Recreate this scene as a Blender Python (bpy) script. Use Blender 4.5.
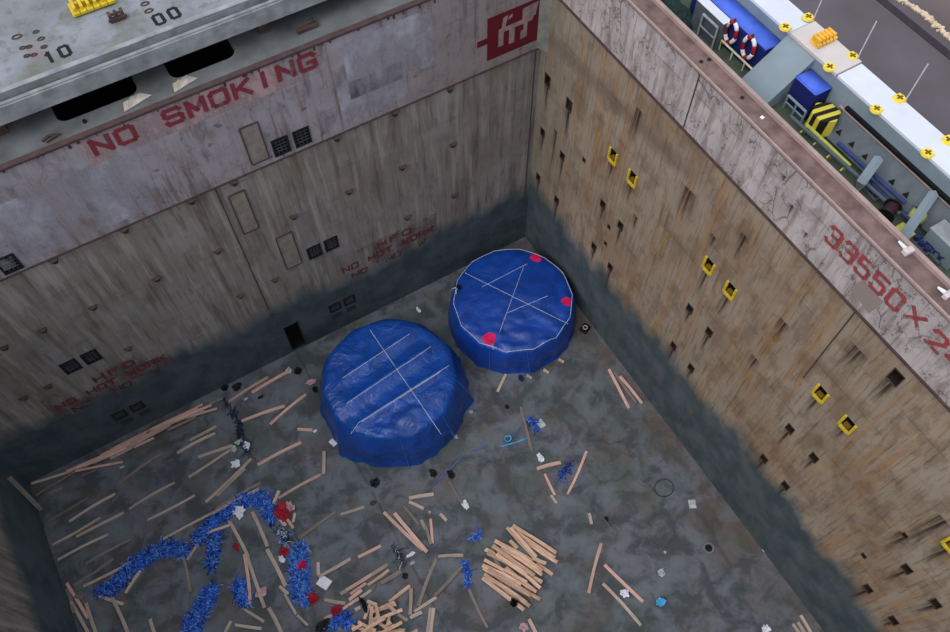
import bpy, bmesh, math, random
from mathutils import Vector, noise, Matrix
random.seed(7)
S = bpy.context.scene
COL = S.collection
for o in list(bpy.data.objects): bpy.data.objects.remove(o)

# ---------------------------------------------------------------- camera
F_PX, PITCH, ROLL, YAW = 824.277, 1.0532, -0.0113, 0.5234
CP = Vector((-14.1724, -19.4299, 34.0))
FW = Vector((math.cos(PITCH)*math.sin(YAW), math.cos(PITCH)*math.cos(YAW), -math.sin(PITCH)))
_r = FW.cross(Vector((0, 0, 1))).normalized(); _u = _r.cross(FW)
RT = math.cos(ROLL)*_r + math.sin(ROLL)*_u
UP = -math.sin(ROLL)*_r + math.cos(ROLL)*_u
cam = bpy.data.cameras.new('camera'); camo = bpy.data.objects.new('camera', cam); COL.objects.link(camo)
cam.sensor_width = 36; cam.lens = F_PX*36/950; cam.clip_end = 500
m = Matrix((RT, UP, -FW)).transposed().to_4x4(); m.translation = CP
camo.matrix_world = m
S.camera = camo

# ---------------------------------------------------------------- world, sun, exposure
W = bpy.data.worlds.new('overcast_sky'); S.world = W; W.use_nodes = True
nt = W.node_tree; nt.nodes.clear()
out = nt.nodes.new('ShaderNodeOutputWorld'); bg = nt.nodes.new('ShaderNodeBackground')
tc = nt.nodes.new('ShaderNodeTexCoord'); sp = nt.nodes.new('ShaderNodeSeparateXYZ'); cr = nt.nodes.new('ShaderNodeValToRGB')
nt.links.new(tc.outputs['Generated'], sp.inputs[0]); nt.links.new(sp.outputs['Z'], cr.inputs[0])
cr.color_ramp.elements[0].position = 0.0; cr.color_ramp.elements[0].color = (0.62, 0.68, 0.80, 1)
cr.color_ramp.elements[1].position = 1.0; cr.color_ramp.elements[1].color = (0.88, 0.93, 1.0, 1)
nt.links.new(cr.outputs[0], bg.inputs[0]); bg.inputs[1].default_value = 1.0
nt.links.new(bg.outputs[0], out.inputs[0])
sl = bpy.data.lights.new('cloudy_sun', 'SUN'); so = bpy.data.objects.new('cloudy_sun', sl); COL.objects.link(so)
sl.energy = 1.7; sl.angle = math.radians(45); sl.color = (1.0, 0.97, 0.93)
so.rotation_euler = Vector((0.85, 0.18, -1.0)).to_track_quat('-Z', 'Y').to_euler()
S.view_settings.view_transform = 'Standard'; S.view_settings.look = 'None'
S.view_settings.exposure = 0.08; S.view_settings.gamma = 1; S.view_settings.use_curve_mapping = False

# ---------------------------------------------------------------- helpers
def ray(px, py):
    return RT*((px-475)/F_PX) + UP*((316-py)/F_PX) + FW
def at(px, py, z=0.0, ax=2):
    d = ray(px, py); t = (z-CP[ax])/d[ax]; return CP + d*t
def lin(c):
    return tuple((x/255/12.92 if x/255 <= 0.04045 else ((x/255+0.055)/1.055)**2.4) for x in c)

class N:
    """small node-graph builder"""
    def __init__(s, name, rough=0.8, metal=0.0):
        s.m = bpy.data.materials.new(name); s.m.use_nodes = True
        s.t = s.m.node_tree; s.b = s.t.nodes['Principled BSDF']
        s.b.inputs['Roughness'].default_value = rough; s.b.inputs['Metallic'].default_value = metal
        s.b.inputs['Specular IOR Level'].default_value = 0.3
        s.tc = s.t.nodes.new('ShaderNodeTexCoord')
    def n(s, ty, **kw):
        x = s.t.nodes.new(ty)
        for k, v in kw.items(): setattr(x, k, v)
        return x
    def link(s, a, b): s.t.links.new(a, b)
    def setin(s, inp, v):
        if isinstance(v, bpy.types.NodeSocket): s.link(v, inp)
        elif isinstance(v, (tuple, list)) and len(v) == 3 and inp.type == 'RGBA': inp.default_value = (*v, 1)
        else: inp.default_value = v
    def map(s, scale=(1, 1, 1), loc=(0, 0, 0), rot=(0, 0, 0), src=None):
        x = s.n('ShaderNodeMapping'); s.link(src or s.tc.outputs['Object'], x.inputs[0])
        x.inputs['Scale'].default_value = scale; x.inputs['Location'].default_value = loc; x.inputs['Rotation'].default_value = rot
        return x.outputs[0]
    def noise(s, vec, scale=1, detail=5, rough=0.55, dist=0.0):
        x = s.n('ShaderNodeTexNoise'); s.link(vec, x.inputs['Vector'])
        x.inputs['Scale'].default_value = scale; x.inputs['Detail'].default_value = detail
        x.inputs['Roughness'].default_value = rough; x.inputs['Distortion'].default_value = dist
        return x.outputs['Fac']
    def ramp(s, fac, a, b, inv=False):
        x = s.n('ShaderNodeMapRange'); x.clamp = True; s.setin(x.inputs['Value'], fac)
        x.inputs['From Min'].default_value = a; x.inputs['From Max'].default_value = b
        x.inputs['To Min'].default_value = 1.0 if inv else 0.0; x.inputs['To Max'].default_value = 0.0 if inv else 1.0
        return x.outputs[0]
    def math(s, op, a, b=0.0):
        x = s.n('ShaderNodeMath', operation=op); s.setin(x.inputs[0], a); s.setin(x.inputs[1], b); return x.outputs[0]
    def mix(s, f, a, b, mode='MIX'):
        x = s.n('ShaderNodeMix', data_type='RGBA', blend_type=mode)
        s.setin(x.inputs[0], f); s.setin(x.inputs[6], a); s.setin(x.inputs[7], b); return x.outputs[2]
    def xyz(s):
        x = s.n('ShaderNodeSeparateXYZ'); s.link(s.tc.outputs['Object'], x.inputs[0]); return x.outputs
    def color(s, c): s.setin(s.b.inputs['Base Color'], c)
    def bump(s, h, strength=0.3, dist=0.05):
        x = s.n('ShaderNodeBump'); x.inputs['Strength'].default_value = strength; x.inputs['Distance'].default_value = dist
        s.link(h, x.inputs['Height']); s.link(x.outputs[0], s.b.inputs['Normal'])
    def alpha(s, a): s.setin(s.b.inputs['Alpha'], a)

def simple(name, c, rough=0.7, metal=0.0, var=0.25, scale=3.0):
    g = N(name, rough, metal); c = lin(c)
    f = g.noise(g.map((1, 1, 1)), scale, 4)
    g.color(g.mix(g.ramp(f, 0.3, 0.7), tuple(x*(1-var) for x in c), tuple(min(1, x*(1+var)) for x in c)))
    return g.m

def obj(name, bm, mat=None, parent=None, smooth=False, mats=None):
    me = bpy.data.meshes.new(name); bm.normal_update(); bm.to_mesh(me); bm.free()
    for mm in (mats or [mat]):
        if mm: me.materials.append(mm)
    if smooth:
        for f in me.polygons: f.use_smooth = True
    o = bpy.data.objects.new(name, me); COL.objects.link(o)
    if parent: o.parent = parent
    return o
def tag(o, label=None, cat=None, group=None, kind=None):
    if label: o['label'] = label
    if cat: o['category'] = cat
    if group: o['group'] = group
    if kind: o['kind'] = kind
    return o
def thing(name, label, cat, loc=(0, 0, 0), rz=0, group=None, rot=None):
    o = bpy.data.objects.new(name, None); COL.objects.link(o); o.location = loc
    o.rotation_euler = rot if rot else (0, 0, rz); o.empty_display_size = 0.2
    return tag(o, label, cat, group)
def inv(parent, v):           # world point into the local frame of an un-scaled thing
    mw = Matrix.LocRotScale(parent.location, parent.rotation_euler, None)
    return mw.inverted() @ Vector(v)

def box(bm, x0, x1, y0, y1, z0, z1, mi=0, M=None):
    vs = [bm.verts.new((x, y, z)) for z in (z0, z1) for y in (y0, y1) for x in (x0, x1)]
    if M:
        for v in vs: v.co = M @ v.co
    for q in ((0, 2, 3, 1), (4, 5, 7, 6), (0, 1, 5, 4), (2, 6, 7, 3), (0, 4, 6, 2), (1, 3, 7, 5)):
        f = bm.faces.new([vs[i] for i in q]); f.material_index = mi
    return vs
def bevel(bm, w=0.01, seg=1):
    bmesh.ops.bevel(bm, geom=bm.edges[:], offset=w, segments=seg, affect='EDGES', clamp_overlap=True)
def tube(bm, pts, r, n=6, mi=0, closed=False, caps=True):
    pts = [Vector(p) for p in pts]; rings = []
    k = len(pts)
    for i, p in enumerate(pts):
        a = pts[(i-1) % k] if (i > 0 or closed) else p; b = pts[(i+1) % k] if (i < k-1 or closed) else p
        d = (b-a).normalized() if (b-a).length > 1e-6 else Vector((0, 0, 1))
        h = Vector((0, 0, 1)) if abs(d.z) < 0.9 else Vector((1, 0, 0))
        s1 = d.cross(h).normalized(); s2 = d.cross(s1)
        rr = r[i] if isinstance(r, (list, tuple)) else r
        rings.append([bm.verts.new(p + (s1*math.cos(2*math.pi*j/n) + s2*math.sin(2*math.pi*j/n))*rr) for j in range(n)])
    for i in range(k if closed else k-1):
        A, B = rings[i], rings[(i+1) % k]
        for j in range(n):
            f = bm.faces.new((A[j], A[(j+1) % n], B[(j+1) % n], B[j])); f.material_index = mi
    if caps and not closed:
        for R_ in (rings[0][::-1], rings[-1]):
            f = bm.faces.new(R_); f.material_index = mi
def cyl(bm, c, r0, r1, z0, z1, n=20, mi=0):
    tube(bm, [(c[0], c[1], z0), (c[0], c[1], z1)], [r0, r1], n, mi)
ORD = ['', 'second ', 'third ', 'fourth ', 'fifth ', 'sixth ', 'seventh ', 'eighth ', 'ninth ', 'tenth ', 'eleventh ', 'twelfth ', 'thirteenth ', 'fourteenth ', 'fifteenth ', 'sixteenth ', 'seventeenth ', 'eighteenth ', 'nineteenth ', 'twentieth '] + ['%d%s ' % (i, {1: 'st', 2: 'nd', 3: 'rd'}.get(i % 10, 'th')) for i in range(21, 60)]

# ---------------------------------------------------------------- materials
def wall_mat(name, side):
    g = N(name, 0.75)
    x, y, z = g.xyz()
    big = g.noise(g.map((.35, .35, .35)), 1.0, 4)
    med = g.noise(g.map((1, 1, .55)), 1.3, 6, .62)
    streak = g.noise(g.map((2.6, 2.6, .13)), 1.0, 6, .6, .25)
    fine = g.noise(g.map((9, 9, .7)), 1.0, 6, .65, .2)
    blot = g.noise(g.map((.9, .9, .9), (5, 3, 2)), 1.0, 5, .6)
    if side == 'right':
        c = g.mix(g.ramp(big, .35, .65), lin((138, 120, 102)), lin((156, 142, 126)))
        c = g.mix(g.math('MULTIPLY', g.ramp(streak, .50, .62), .6), c, lin((150, 112, 76)))
        c = g.mix(g.math('MULTIPLY', g.ramp(fine, .52, .64), .5), c, lin((84, 66, 54)))
        c = g.mix(g.math('MULTIPLY', g.ramp(med, .48, .60), .55), c, lin((110, 88, 70)))
        c = g.mix(g.math('MULTIPLY', g.ramp(blot, .60, .72), .35), c, lin((176, 150, 100)))
        cor = g.math('MULTIPLY', g.ramp(y, -3.2, -.2), .45)      # greenish coating in the corner
        c = g.mix(cor, c, lin((118, 122, 112)))
        # patchy darker belt a little below the coaming
        bz = g.math('ADD', z, g.math('MULTIPLY', y, .09)); bz = g.math('ABSOLUTE', g.math('SUBTRACT', bz, 12.95))
        bf = g.math('MULTIPLY', g.ramp(bz, .12, .55, True), g.ramp(y, -10.5, -8.0)); c = g.mix(g.math('MULTIPLY', bf, .45), c, lin((92, 76, 72)))
    else:
        c = g.mix(g.ramp(big, .35, .65), lin((128, 122, 112)), lin((142, 138, 136)))
        c = g.mix(g.math('MULTIPLY', g.ramp(streak, .48, .64), .42), c, lin((108, 92, 84)))
        c = g.mix(g.math('MULTIPLY', g.ramp(fine, .54, .70), .35), c, lin((80, 74, 74)))
        c = g.mix(g.math('MULTIPLY', g.ramp(blot, .50, .66), .40), c, lin((98, 104, 94))); c = g.mix(g.math('MULTIPLY', g.ramp(med, .52, .64), .4), c, lin((98, 88, 84))); run0 = g.noise(g.map((3.4, 3.4, .3), (2, 0, 7)), 1.0, 5, .6); c = g.mix(g.math('MULTIPLY', g.ramp(run0, .54, .62), .6), c, lin((164, 154, 150))); c = g.mix(g.math('MULTIPLY', g.ramp(run0, .44, .38), .5), c, lin((86, 72, 66)))
    # upper band of pale paint
    zs = 15.05 if side == 'right' else 12.25
    up = g.ramp(z, zs-.03, zs+.03)
    pale = g.mix(g.ramp(blot, .35, .65), lin((190, 178, 178)) if side == 'right' else lin((160, 156, 166)), lin((160, 152, 150)) if side == 'right' else lin((146, 138, 142)))
    pale = g.mix(g.math('MULTIPLY', g.ramp(streak, .50, .66), .5), pale, lin((140, 122, 116)))
    pale = g.mix(g.math('MULTIPLY', g.ramp(fine, .57, .70), .55), pale, lin((104, 84, 80)))
    if side == 'right':
        rr_ = g.noise(g.map((3, 3, .5), (2, 0, 7)), 1.0, 5, .65); pale = g.mix(g.math('MULTIPLY', g.ramp(rr_, .52, .62), .6), pale, lin((118, 96, 90)))
        pale = g.mix(g.math('MULTIPLY', g.ramp(med, .56, .66), .5), pale, lin((112, 96, 94)))
    if side == 'back':
        pale = g.mix(g.math('MULTIPLY', g.ramp(x, -6.2, -4.4), .6), pale, lin((134, 124, 120)))
        pale = g.mix(g.math('MULTIPLY', g.ramp(med, .52, .64), .6), pale, lin((108, 100, 102)))
        run = g.noise(g.map((3.4, 3.4, .35), (2, 0, 7)), 1.0, 5, .6); pale = g.mix(g.math('MULTIPLY', g.ramp(run, .54, .64), .6), pale, lin((92, 80, 80)))
        sp_ = g.noise(g.map((2.2, 2.2, 2.6), (0, 0, 3)), 1.0, 3, .5); pale = g.mix(g.math('MULTIPLY', g.ramp(sp_, .66, .70), .7), pale, lin((84, 84, 92)))
    vor = g.n('ShaderNodeTexVoronoi', feature='DISTANCE_TO_EDGE')
    dn = g.noise(g.map((2, 2, 2)), 1.5, 4)
    wv = g.n('ShaderNodeVectorMath', operation='ADD'); g.link(g.map((1.6, 1.6, .62), (0, 0, 0), (.35, .0, 0)), wv.inputs[0])
    cb = g.n('ShaderNodeCombineXYZ'); g.link(dn, cb.inputs[0]); g.link(dn, cb.inputs[1]); g.link(dn, cb.inputs[2]); g.link(cb.outputs[0], wv.inputs[1])
    g.link(wv.outputs[0], vor.inputs['Vector']); vor.inputs['Scale'].default_value = 1.3
    crack = g.math('MULTIPLY', g.ramp(vor.outputs['Distance'], .012, .04, True), g.ramp(blot, .42, .55))
    pale = g.mix(g.math('MULTIPLY', crack, .75 if side == 'right' else .3), pale, lin((84, 70, 68)))
    c = g.mix(up, c, pale)
    # plate seams
    br = g.n('ShaderNodeTexBrick'); g.link(g.map((1, 1, 1), (0, 0, 0), (0, 0, 0)), br.inputs['Vector'])
    cbx = g.n('ShaderNodeCombineXYZ'); g.link(y if side == 'right' else x, cbx.inputs[0]); g.link(z, cbx.inputs[1]); g.link(cbx.outputs[0], br.inputs['Vector'])
    br.offset = 0.0; br.inputs['Scale'].default_value = 1.0; br.inputs['Brick Width'].default_value = 2.72; br.inputs['Row Height'].default_value = 1.5
    br.inputs['Mortar Size'].default_value = .028; br.inputs['Color1'].default_value = (1, 1, 1, 1); br.inputs['Color2'].default_value = (1, 1, 1, 1)
    seam = g.math('MULTIPLY', br.outputs['Fac'], g.ramp(med, .40, .60))
    c = g.mix(g.math('MULTIPLY', seam, .40 if side == 'right' else .22), c, lin((78, 64, 56)))
    # dark sea-green bottom coating with an uneven top edge
    wob = g.noise(g.map((.33, .33, .12), (3, 1, 0)), 1.0, 3)
    wob2 = g.noise(g.map((1.5, 1.5, .6)), 1.0, 4)
    base = 4.7 if side == 'right' else 4.0
    zz = g.math('ADD', z, g.math('MULTIPLY', g.math('SUBTRACT', wob, .5), 3.4)); zz = g.math('ADD', zz, g.math('MULTIPLY', g.math('SUBTRACT', wob2, .5), 1.2))
    low = g.ramp(zz, base-.55, base+.45, True)
    teal = g.mix(g.ramp(blot, .4, .62), lin((48, 68, 76)), lin((76, 88, 96)))
    teal = g.mix(g.math('MULTIPLY', g.ramp(streak, .52, .66), .25), teal, lin((92, 92, 84)))
    c = g.mix(g.math('MULTIPLY', low, .93), c, teal)
    g.color(c); g.bump(med, .35, .06)
    return g.m

def floor_mat():
    g = N('hold_floor_steel', 0.62)
    x, y, z = g.xyz()
    big = g.noise(g.map((.22, .22, .22)), 1.0, 4); med = g.noise(g.map((.9, .9, .9)), 1.0, 7, .65, .4); fine = g.noise(g.map((4, 4, 4)), 1.0, 6, .7)
    c = g.mix(g.ramp(big, .38, .62), lin((98, 104, 110)), lin((106, 106, 116)))
    c = g.mix(g.math('MULTIPLY', g.ramp(med, .46, .58), .7), c, lin((52, 58, 58)))
    c = g.mix(g.math('MULTIPLY', g.ramp(med, .46, .32), .4), c, lin((112, 124, 126)))
    c = g.mix(g.math('MULTIPLY', g.ramp(fine, .55, .70), .4), c, lin((62, 64, 64)))
    mud = g.noise(g.map((.5, .5, .5), (7, 2, 0)), 1.0, 5, .6)
    c = g.mix(g.math('MULTIPLY', g.ramp(mud, .50, .62), .5), c, lin((90, 80, 72))); moss = g.noise(g.map((.6, .6, .6), (1, 8, 0)), 1.0, 5, .6); c = g.mix(g.math('MULTIPLY', g.ramp(moss, .52, .62), .45), c, lin((66, 84, 78)))
    # cracked crust, mostly towards the right-hand wall
    vor = g.n('ShaderNodeTexVoronoi', feature='DISTANCE_TO_EDGE'); wv = g.n('ShaderNodeVectorMath', operation='ADD')
    cb = g.n('ShaderNodeCombineXYZ'); k = g.math('MULTIPLY', g.noise(g.map((1, 1, 1)), 1.2, 5, .6), 1.4)
    for i in range(3): g.link(k, cb.inputs[i])
    g.link(g.map((1, .8, 1)), wv.inputs[0]); g.link(cb.outputs[0], wv.inputs[1]); g.link(wv.outputs[0], vor.inputs['Vector']); vor.inputs['Scale'].default_value = .52
    ck = g.math('MULTIPLY', g.ramp(vor.outputs['Distance'], .01, .075, True), g.ramp(g.math('ADD', x, g.math('MULTIPLY', big, 3)), -7.5, -4.5))
    c = g.mix(g.math('MULTIPLY', g.math('MULTIPLY', ck, g.ramp(mud, .42, .6)), .5), c, lin((48, 50, 56)))
    # plate butt seams
    for a, w in ((-12.6, .025),):
        ln = g.ramp(g.math('ABSOLUTE', g.math('SUBTRACT', x, a)), w, w+.05, True); c = g.mix(g.math('MULTIPLY', g.math('MULTIPLY', ln, g.ramp(mud, .3, .5)), .55), c, lin((50, 54, 58)))
    # brown silt along the foot of the right wall
    s = g.math('MULTIPLY', g.ramp(x, -2.0, -.3), g.ramp(mud, .35, .55)); c = g.mix(g.math('MULTIPLY', s, .55), c, lin((96, 82, 72)))
    g.color(c); g.bump(med, .5, .05); g.link(g.ramp(big, .3, .7), g.b.inputs['Roughness'])
    rr = g.n('ShaderNodeMapRange'); g.link(med, rr.inputs[0]); rr.inputs[3].default_value = .5; rr.inputs[4].default_value = .85; g.link(rr.outputs[0], g.b.inputs['Roughness'])
    return g.m

def wood_mat(name, c1, c2):
    g = N(name, 0.75); f = g.noise(g.map((1.2, 14, 14)), 1.0, 5, .6); f2 = g.noise(g.map((1, 1, 1)), 1.4, 3)
    oi = g.n('ShaderNodeObjectInfo')
    c = g.mix(g.ramp(f, .35, .65), lin(c1), lin(c2)); c = g.mix(g.math('MULTIPLY', g.ramp(f2, .5, .7), .35), c, tuple(v*.45 for v in lin(c1)))
    hv = g.n('ShaderNodeHueSaturation'); g.link(c, hv.inputs['Color']); g.link(g.math('ADD', .78, g.math('MULTIPLY', oi.outputs['Random'], .4)), hv.inputs['Value'])
    g.color(hv.outputs[0]); return g.m

def tarp_mat(name, c, crease=1.0):
    g = N(name, 0.33); f = g.noise(g.map((1, 1, 1)), .9, 4, .5, .8); f2 = g.noise(g.map((1, 1, 1)), 3.2, 3, .5, 1.5)
    cc = lin(c); g.color(g.mix(g.ramp(f, .35, .68), tuple(v*.82 for v in cc), tuple(min(1, v*1.25) for v in cc)))
    h = g.math('ADD', f, g.math('MULTIPLY', f2, .25)); g.bump(h, .55*crease, .3); g.b.inputs['Specular IOR Level'].default_value = .5
    return g.m

def paint_mat(name, c, wear=.5, wscale=2.2):
    g = N(name, 0.8); g.color(lin(c)); f = g.noise(g.map((1, 1, .6)), wscale, 6, .68)
    g.alpha(g.ramp(f, wear-.10, wear+.10, True)); return g.m

def streak_mat(name, c, a=.75):
    g = N(name, .85); uv = g.tc.outputs['Generated']; s = g.n('ShaderNodeSeparateXYZ'); g.link(uv, s.inputs[0])
    f = g.noise(g.map((11, 11, .5)), 1.0, 3); fade = g.ramp(s.outputs[2], 0.0, 1.0)
    ed = g.math('ABSOLUTE', g.math('SUBTRACT', s.outputs[1], .5)); fade = g.math('MULTIPLY', fade, g.ramp(ed, .18, .48, True))
    e = g.math('MULTIPLY', g.ramp(f, .33, .6), g.math('MULTIPLY', fade, a)); g.color(lin(c)); g.alpha(e); return g.m

M = {}
M['wall_r'] = wall_mat('right_bulkhead_paint', 'right'); M['wall_b'] = wall_mat('back_bulkhead_paint', 'back')
M['floor'] = floor_mat()
M['wood'] = wood_mat('weathered_lumber', (168, 150, 138), (196, 178, 164))
M['wood_pink'] = wood_mat('pinkish_lumber', (192, 150, 138), (216, 180, 166))
M['wood_fresh'] = wood_mat('fresh_lumber', (196, 152, 126), (234, 200, 174))
M['wood_dull'] = wood_mat('dirty_lumber', (118, 108, 100), (142, 130, 120))
M['tarp'] = tarp_mat('blue_tarpaulin', (17, 68, 152)); M['tarp2'] = tarp_mat('blue_tarpaulin_smooth', (16, 62, 150), .5)
M['cover_blue'] = simple('skylit_blue_canvas', (74, 106, 214), .6, var=.15); M['navy'] = simple('navy_canvas', (22, 32, 96), .7, var=.15)  # canvas top painted brighter than its navy side for the sky light
M['rope'] = simple('white_rope', (196, 206, 220), .7, var=.1); M['brope'] = simple('blue_plastic_rope', (70, 110, 190), .5)
M['magenta'] = simple('magenta_spray_paint', (214, 24, 92), .7, var=.2); M['red'] = simple('dull_red_plastic', (150, 24, 44), .6)
M['pink'] = simple('pink_cloth', (196, 156, 164), .8); M['white'] = simple('white_plastic', (226, 228, 236), .6, var=.1)
M['black'] = simple('black_rubber', (14, 16, 20), .6); M['ltblue'] = simple('light_blue_plastic', (70, 168, 220), .5)
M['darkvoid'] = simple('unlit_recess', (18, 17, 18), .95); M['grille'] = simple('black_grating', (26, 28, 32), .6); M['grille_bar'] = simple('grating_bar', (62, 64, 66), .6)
M['rust'] = simple('rusty_steel', (74, 60, 54), .9, var=.35, scale=5); M['brownrim'] = simple('worn_brown_rim', (110, 90, 86), .8, var=.4, scale=2.2)
M['rim_lt'] = simple('pale_brown_steel', (158, 136, 130), .8, var=.15); M['rim_dark'] = simple('dark_brown_steel', (76, 60, 60), .85)
M['yellow'] = simple('yellow_frame_paint', (206, 178, 40), .7, var=.2, scale=6); M['yel_bright'] = simple('bright_yellow_paint', (236, 208, 70), .6, var=.1)
M['olive'] = simple('yellow_green_pipe_paint', (176, 178, 84), .6); M['dkyellow'] = simple('dark_slot', (110, 84, 24), .8)
M['cavity'] = simple('shaded_rusty_socket_inside', (34, 25, 20), .95)  # rust colour darkened to add the shade inside the sockets
M['cover_grey'] = None
M['shipgrey'] = simple('ship_grey_paint', (128, 142, 152), .6, var=.1, scale=1); M['shipgrey_dk'] = simple('dark_ship_grey', (84, 92, 100), .6, var=.15)
M['deckgreen'] = simple('green_deck_paint', (78, 90, 76), .8, var=.3, scale=2); M['dkgreen'] = simple('shaded_deck_green', (30, 52, 50), .8, var=.4, scale=4)
M['deckwhite'] = simple('white_deck_paint', (208, 212, 222), .6, var=.06, scale=1.2); M['deckcream'] = simple('cream_deck_paint', (198, 190, 188), .6, var=.1, scale=1)
M['crossdeck'] = simple('grey_green_cross_deck', (98, 100, 102), .7, var=.35, scale=1.0); M['bluepipe'] = simple('blue_painted_pipe', (44, 56, 104), .5)
M['orange'] = simple('orange_yellow_paint', (236, 176, 60), .6); M['redpaint'] = paint_mat('faded_red_lettering', (128, 48, 60), .60)
M['redpaint_r'] = paint_mat('red_number_paint', (150, 66, 68), .60)
M['redfaint'] = paint_mat('faint_red_lettering', (112, 50, 58), .60, 1.8); M['redfaint2'] = paint_mat('very_faint_red_lettering', (96, 56, 66), .54, 1.5); M['logored'] = paint_mat('dark_red_square_paint', (98, 18, 32), .72)
M['redhaze'] = paint_mat('pinkish_ground_coat', (176, 148, 150), .50, .9); M['logowhite'] = simple('pale_emblem_paint', (150, 128, 130), .8); M['blacktext'] = simple('black_stencil_paint', (20, 22, 26), .8)
M['drip'] = streak_mat('rust_drip', (58, 42, 34), .9); M['drip_y'] = streak_mat('ochre_drip', (176, 136, 72), .8)
M['strapblue'] = simple('blue_strapping', (38, 92, 200), .45, var=.3, scale=8); M['strapsky'] = simple('pale_blue_strapping', (96, 150, 226), .45, var=.2, scale=8); M['strapnavy'] = simple('navy_strapping', (16, 34, 104), .5)
M['string'] = simple('dark_teal_string', (40, 50, 66), .8)
def cover_mat():
    g = N('hatch_cover_paint', .7); a = g.noise(g.map((.6, .6, .6)), 1.0, 5, .6); b = g.noise(g.map((1, 1, 1), (4, 0, 1)), .55, 4); c3 = g.noise(g.map((3, 3, 3)), 1.0, 6, .65)
    c = g.mix(g.ramp(a, .38, .62), lin((110, 116, 116)), lin((140, 142, 152)))
    c = g.mix(g.math('MULTIPLY', g.ramp(b, .58, .70), .5), c, lin((134, 100, 96))); c = g.mix(g.math('MULTIPLY', g.ramp(c3, .54, .64), .5), c, lin((96, 92, 82))); c = g.mix(g.math('MULTIPLY', g.ramp(g.noise(g.map((1, 1, 1), (9, 3, 0)), .8, 5), .52, .62), .6), c, lin((100, 104, 92)))
    g.color(c); g.bump(a, .4, .1); return g.m
M['cover_grey'] = cover_mat()
M['lip'] = simple('pale_grey_cover_edge', (140, 142, 146), .65, var=.3, scale=2.2)
def quay_mat():
    g = N('quay_asphalt', .85); a = g.noise(g.map((.3, .3, .3)), 1.0, 4); b = g.noise(g.map((1, 1, 1)), 1.2, 6)
    c = g.mix(g.ramp(a, .38, .62), lin((88, 82, 84)), lin((102, 94, 104))); c = g.mix(g.math('MULTIPLY', g.ramp(b, .5, .7), .35), c, lin((78, 74, 72)))
    x, y, z = g.xyz(); c = g.mix(g.math('MULTIPLY', g.ramp(x, 18.9, 20.5), .6), c, lin((112, 96, 88))); g.color(c); return g.m
M['quay'] = quay_mat()

# ---------------------------------------------------------------- structure: the cargo hold
XL, YF, ZR, ZB = -25.04, -33.5, 17.33, 16.32
def grid_wall(name, plane, u0, u1, z0, z1, holes, mat, flip=False, back=None):
    """a steel wall with real rectangular openings; holes = (u0,u1,z0,z1,depth)"""
    bm = bmesh.new()
    us = sorted({u0, u1, *[h[0] for h in holes], *[h[1] for h in holes]}); zs = sorted({z0, z1, *[h[2] for h in holes], *[h[3] for h in holes]})
    P = (lambda u, z, d=0: (d, u, z)) if plane == 'x' else (lambda u, z, d=0: (u, d, z))
    vm = {}
    def V(u, z):
        k = (round(u, 4), round(z, 4))
        if k not in vm: vm[k] = bm.verts.new(P(u, z))
        return vm[k]
    for i in range(len(us)-1):
        for j in range(len(zs)-1):
            cu, cz = (us[i]+us[i+1])/2, (zs[j]+zs[j+1])/2
            if any(h[0] < cu < h[1] and h[2] < cz < h[3] for h in holes): continue
            bm.faces.new((V(us[i], zs[j]), V(us[i+1], zs[j]), V(us[i+1], zs[j+1]), V(us[i], zs[j+1])))
    for h in holes:
        a, b, c, e, d = h
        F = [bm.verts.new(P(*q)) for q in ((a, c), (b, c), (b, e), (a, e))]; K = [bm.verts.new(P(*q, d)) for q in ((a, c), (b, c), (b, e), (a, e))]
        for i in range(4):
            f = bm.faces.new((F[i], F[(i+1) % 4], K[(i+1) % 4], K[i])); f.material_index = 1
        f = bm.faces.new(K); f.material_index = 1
    return tag(obj(name, bm, mats=[mat, back or M['cavity']]), kind='structure')

# sockets in the right wall: (y, z, kind)
SOCK = []
for pair in ((-.63, -2.1), (-4.95, -6.13), (-10.42, -11.53), (-15.8, -16.97), (-21.12, -22.3)):
    for k, y in enumerate(pair):
        for z in (5.3, 8.2, 11.08): SOCK.append((y, z))
SOCK += [(-16.97, 14.3)]
SMALL = [(-5.54, 7.42), (-5.57, 6.31), (-3.43, 9.3), (-20.3, 9.4), (-20.2, 6.55)]
YEL = {(-4.95, 11.08), (-6.13, 11.08), (-10.42, 11.08), (-11.53, 11.08), (-15.8, 11.08), (-16.97, 11.08), (-21.12, 11.08)}
holes_r = []
for y, z in SOCK:
    big = z > 10; w, h = (.16, .26) if big else (.13, .19)
    holes_r.append((y-w, y+w, z-h, z+h, .35))
for y, z in SMALL: holes_r.append((y-.07, y+.07, z-.1, z+.1, .3))
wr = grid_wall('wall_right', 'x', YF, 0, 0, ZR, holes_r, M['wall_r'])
GRL = [(-10.4, 12.82), (-9.63, 12.82), (-20.33, 12.75), (-19.56, 12.75), (-10.38, 6.5), (-9.63, 6.5), (-20.38, 6.45), (-19.6, 6.45), (-10.25, 1.95), (-9.52, 1.95), (-20.34, 1.75), (-19.57, 1.75)]
holes_b = [(-12.7, -12.04, .18, 2.28, .45)]
for x, z in GRL:
    w, h = (.27, .36) if z > 5 else (.25, .27); holes_b.append((x-w, x+w, z-h, z+h, .25))
# grating pairs share levels, so split each pair's heights a hair apart is not needed: the grid handles them
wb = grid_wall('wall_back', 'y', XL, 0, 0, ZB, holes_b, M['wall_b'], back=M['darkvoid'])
bm = bmesh.new(); box(bm, XL-.5, XL, YF, 0, 0, 17.3); tag(obj('wall_left', bm, M['wall_b']), kind='structure')
bm = bmesh.new(); box(bm, XL-.5, .6, YF-.5, YF, 0, 17.3); tag(obj('wall_front', bm, M['wall_b']), kind='structure')
bm = bmesh.new(); box(bm, XL, 0, YF, 0, -.3, 0); tag(obj('floor', bm, M['floor']), kind='structure')
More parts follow.
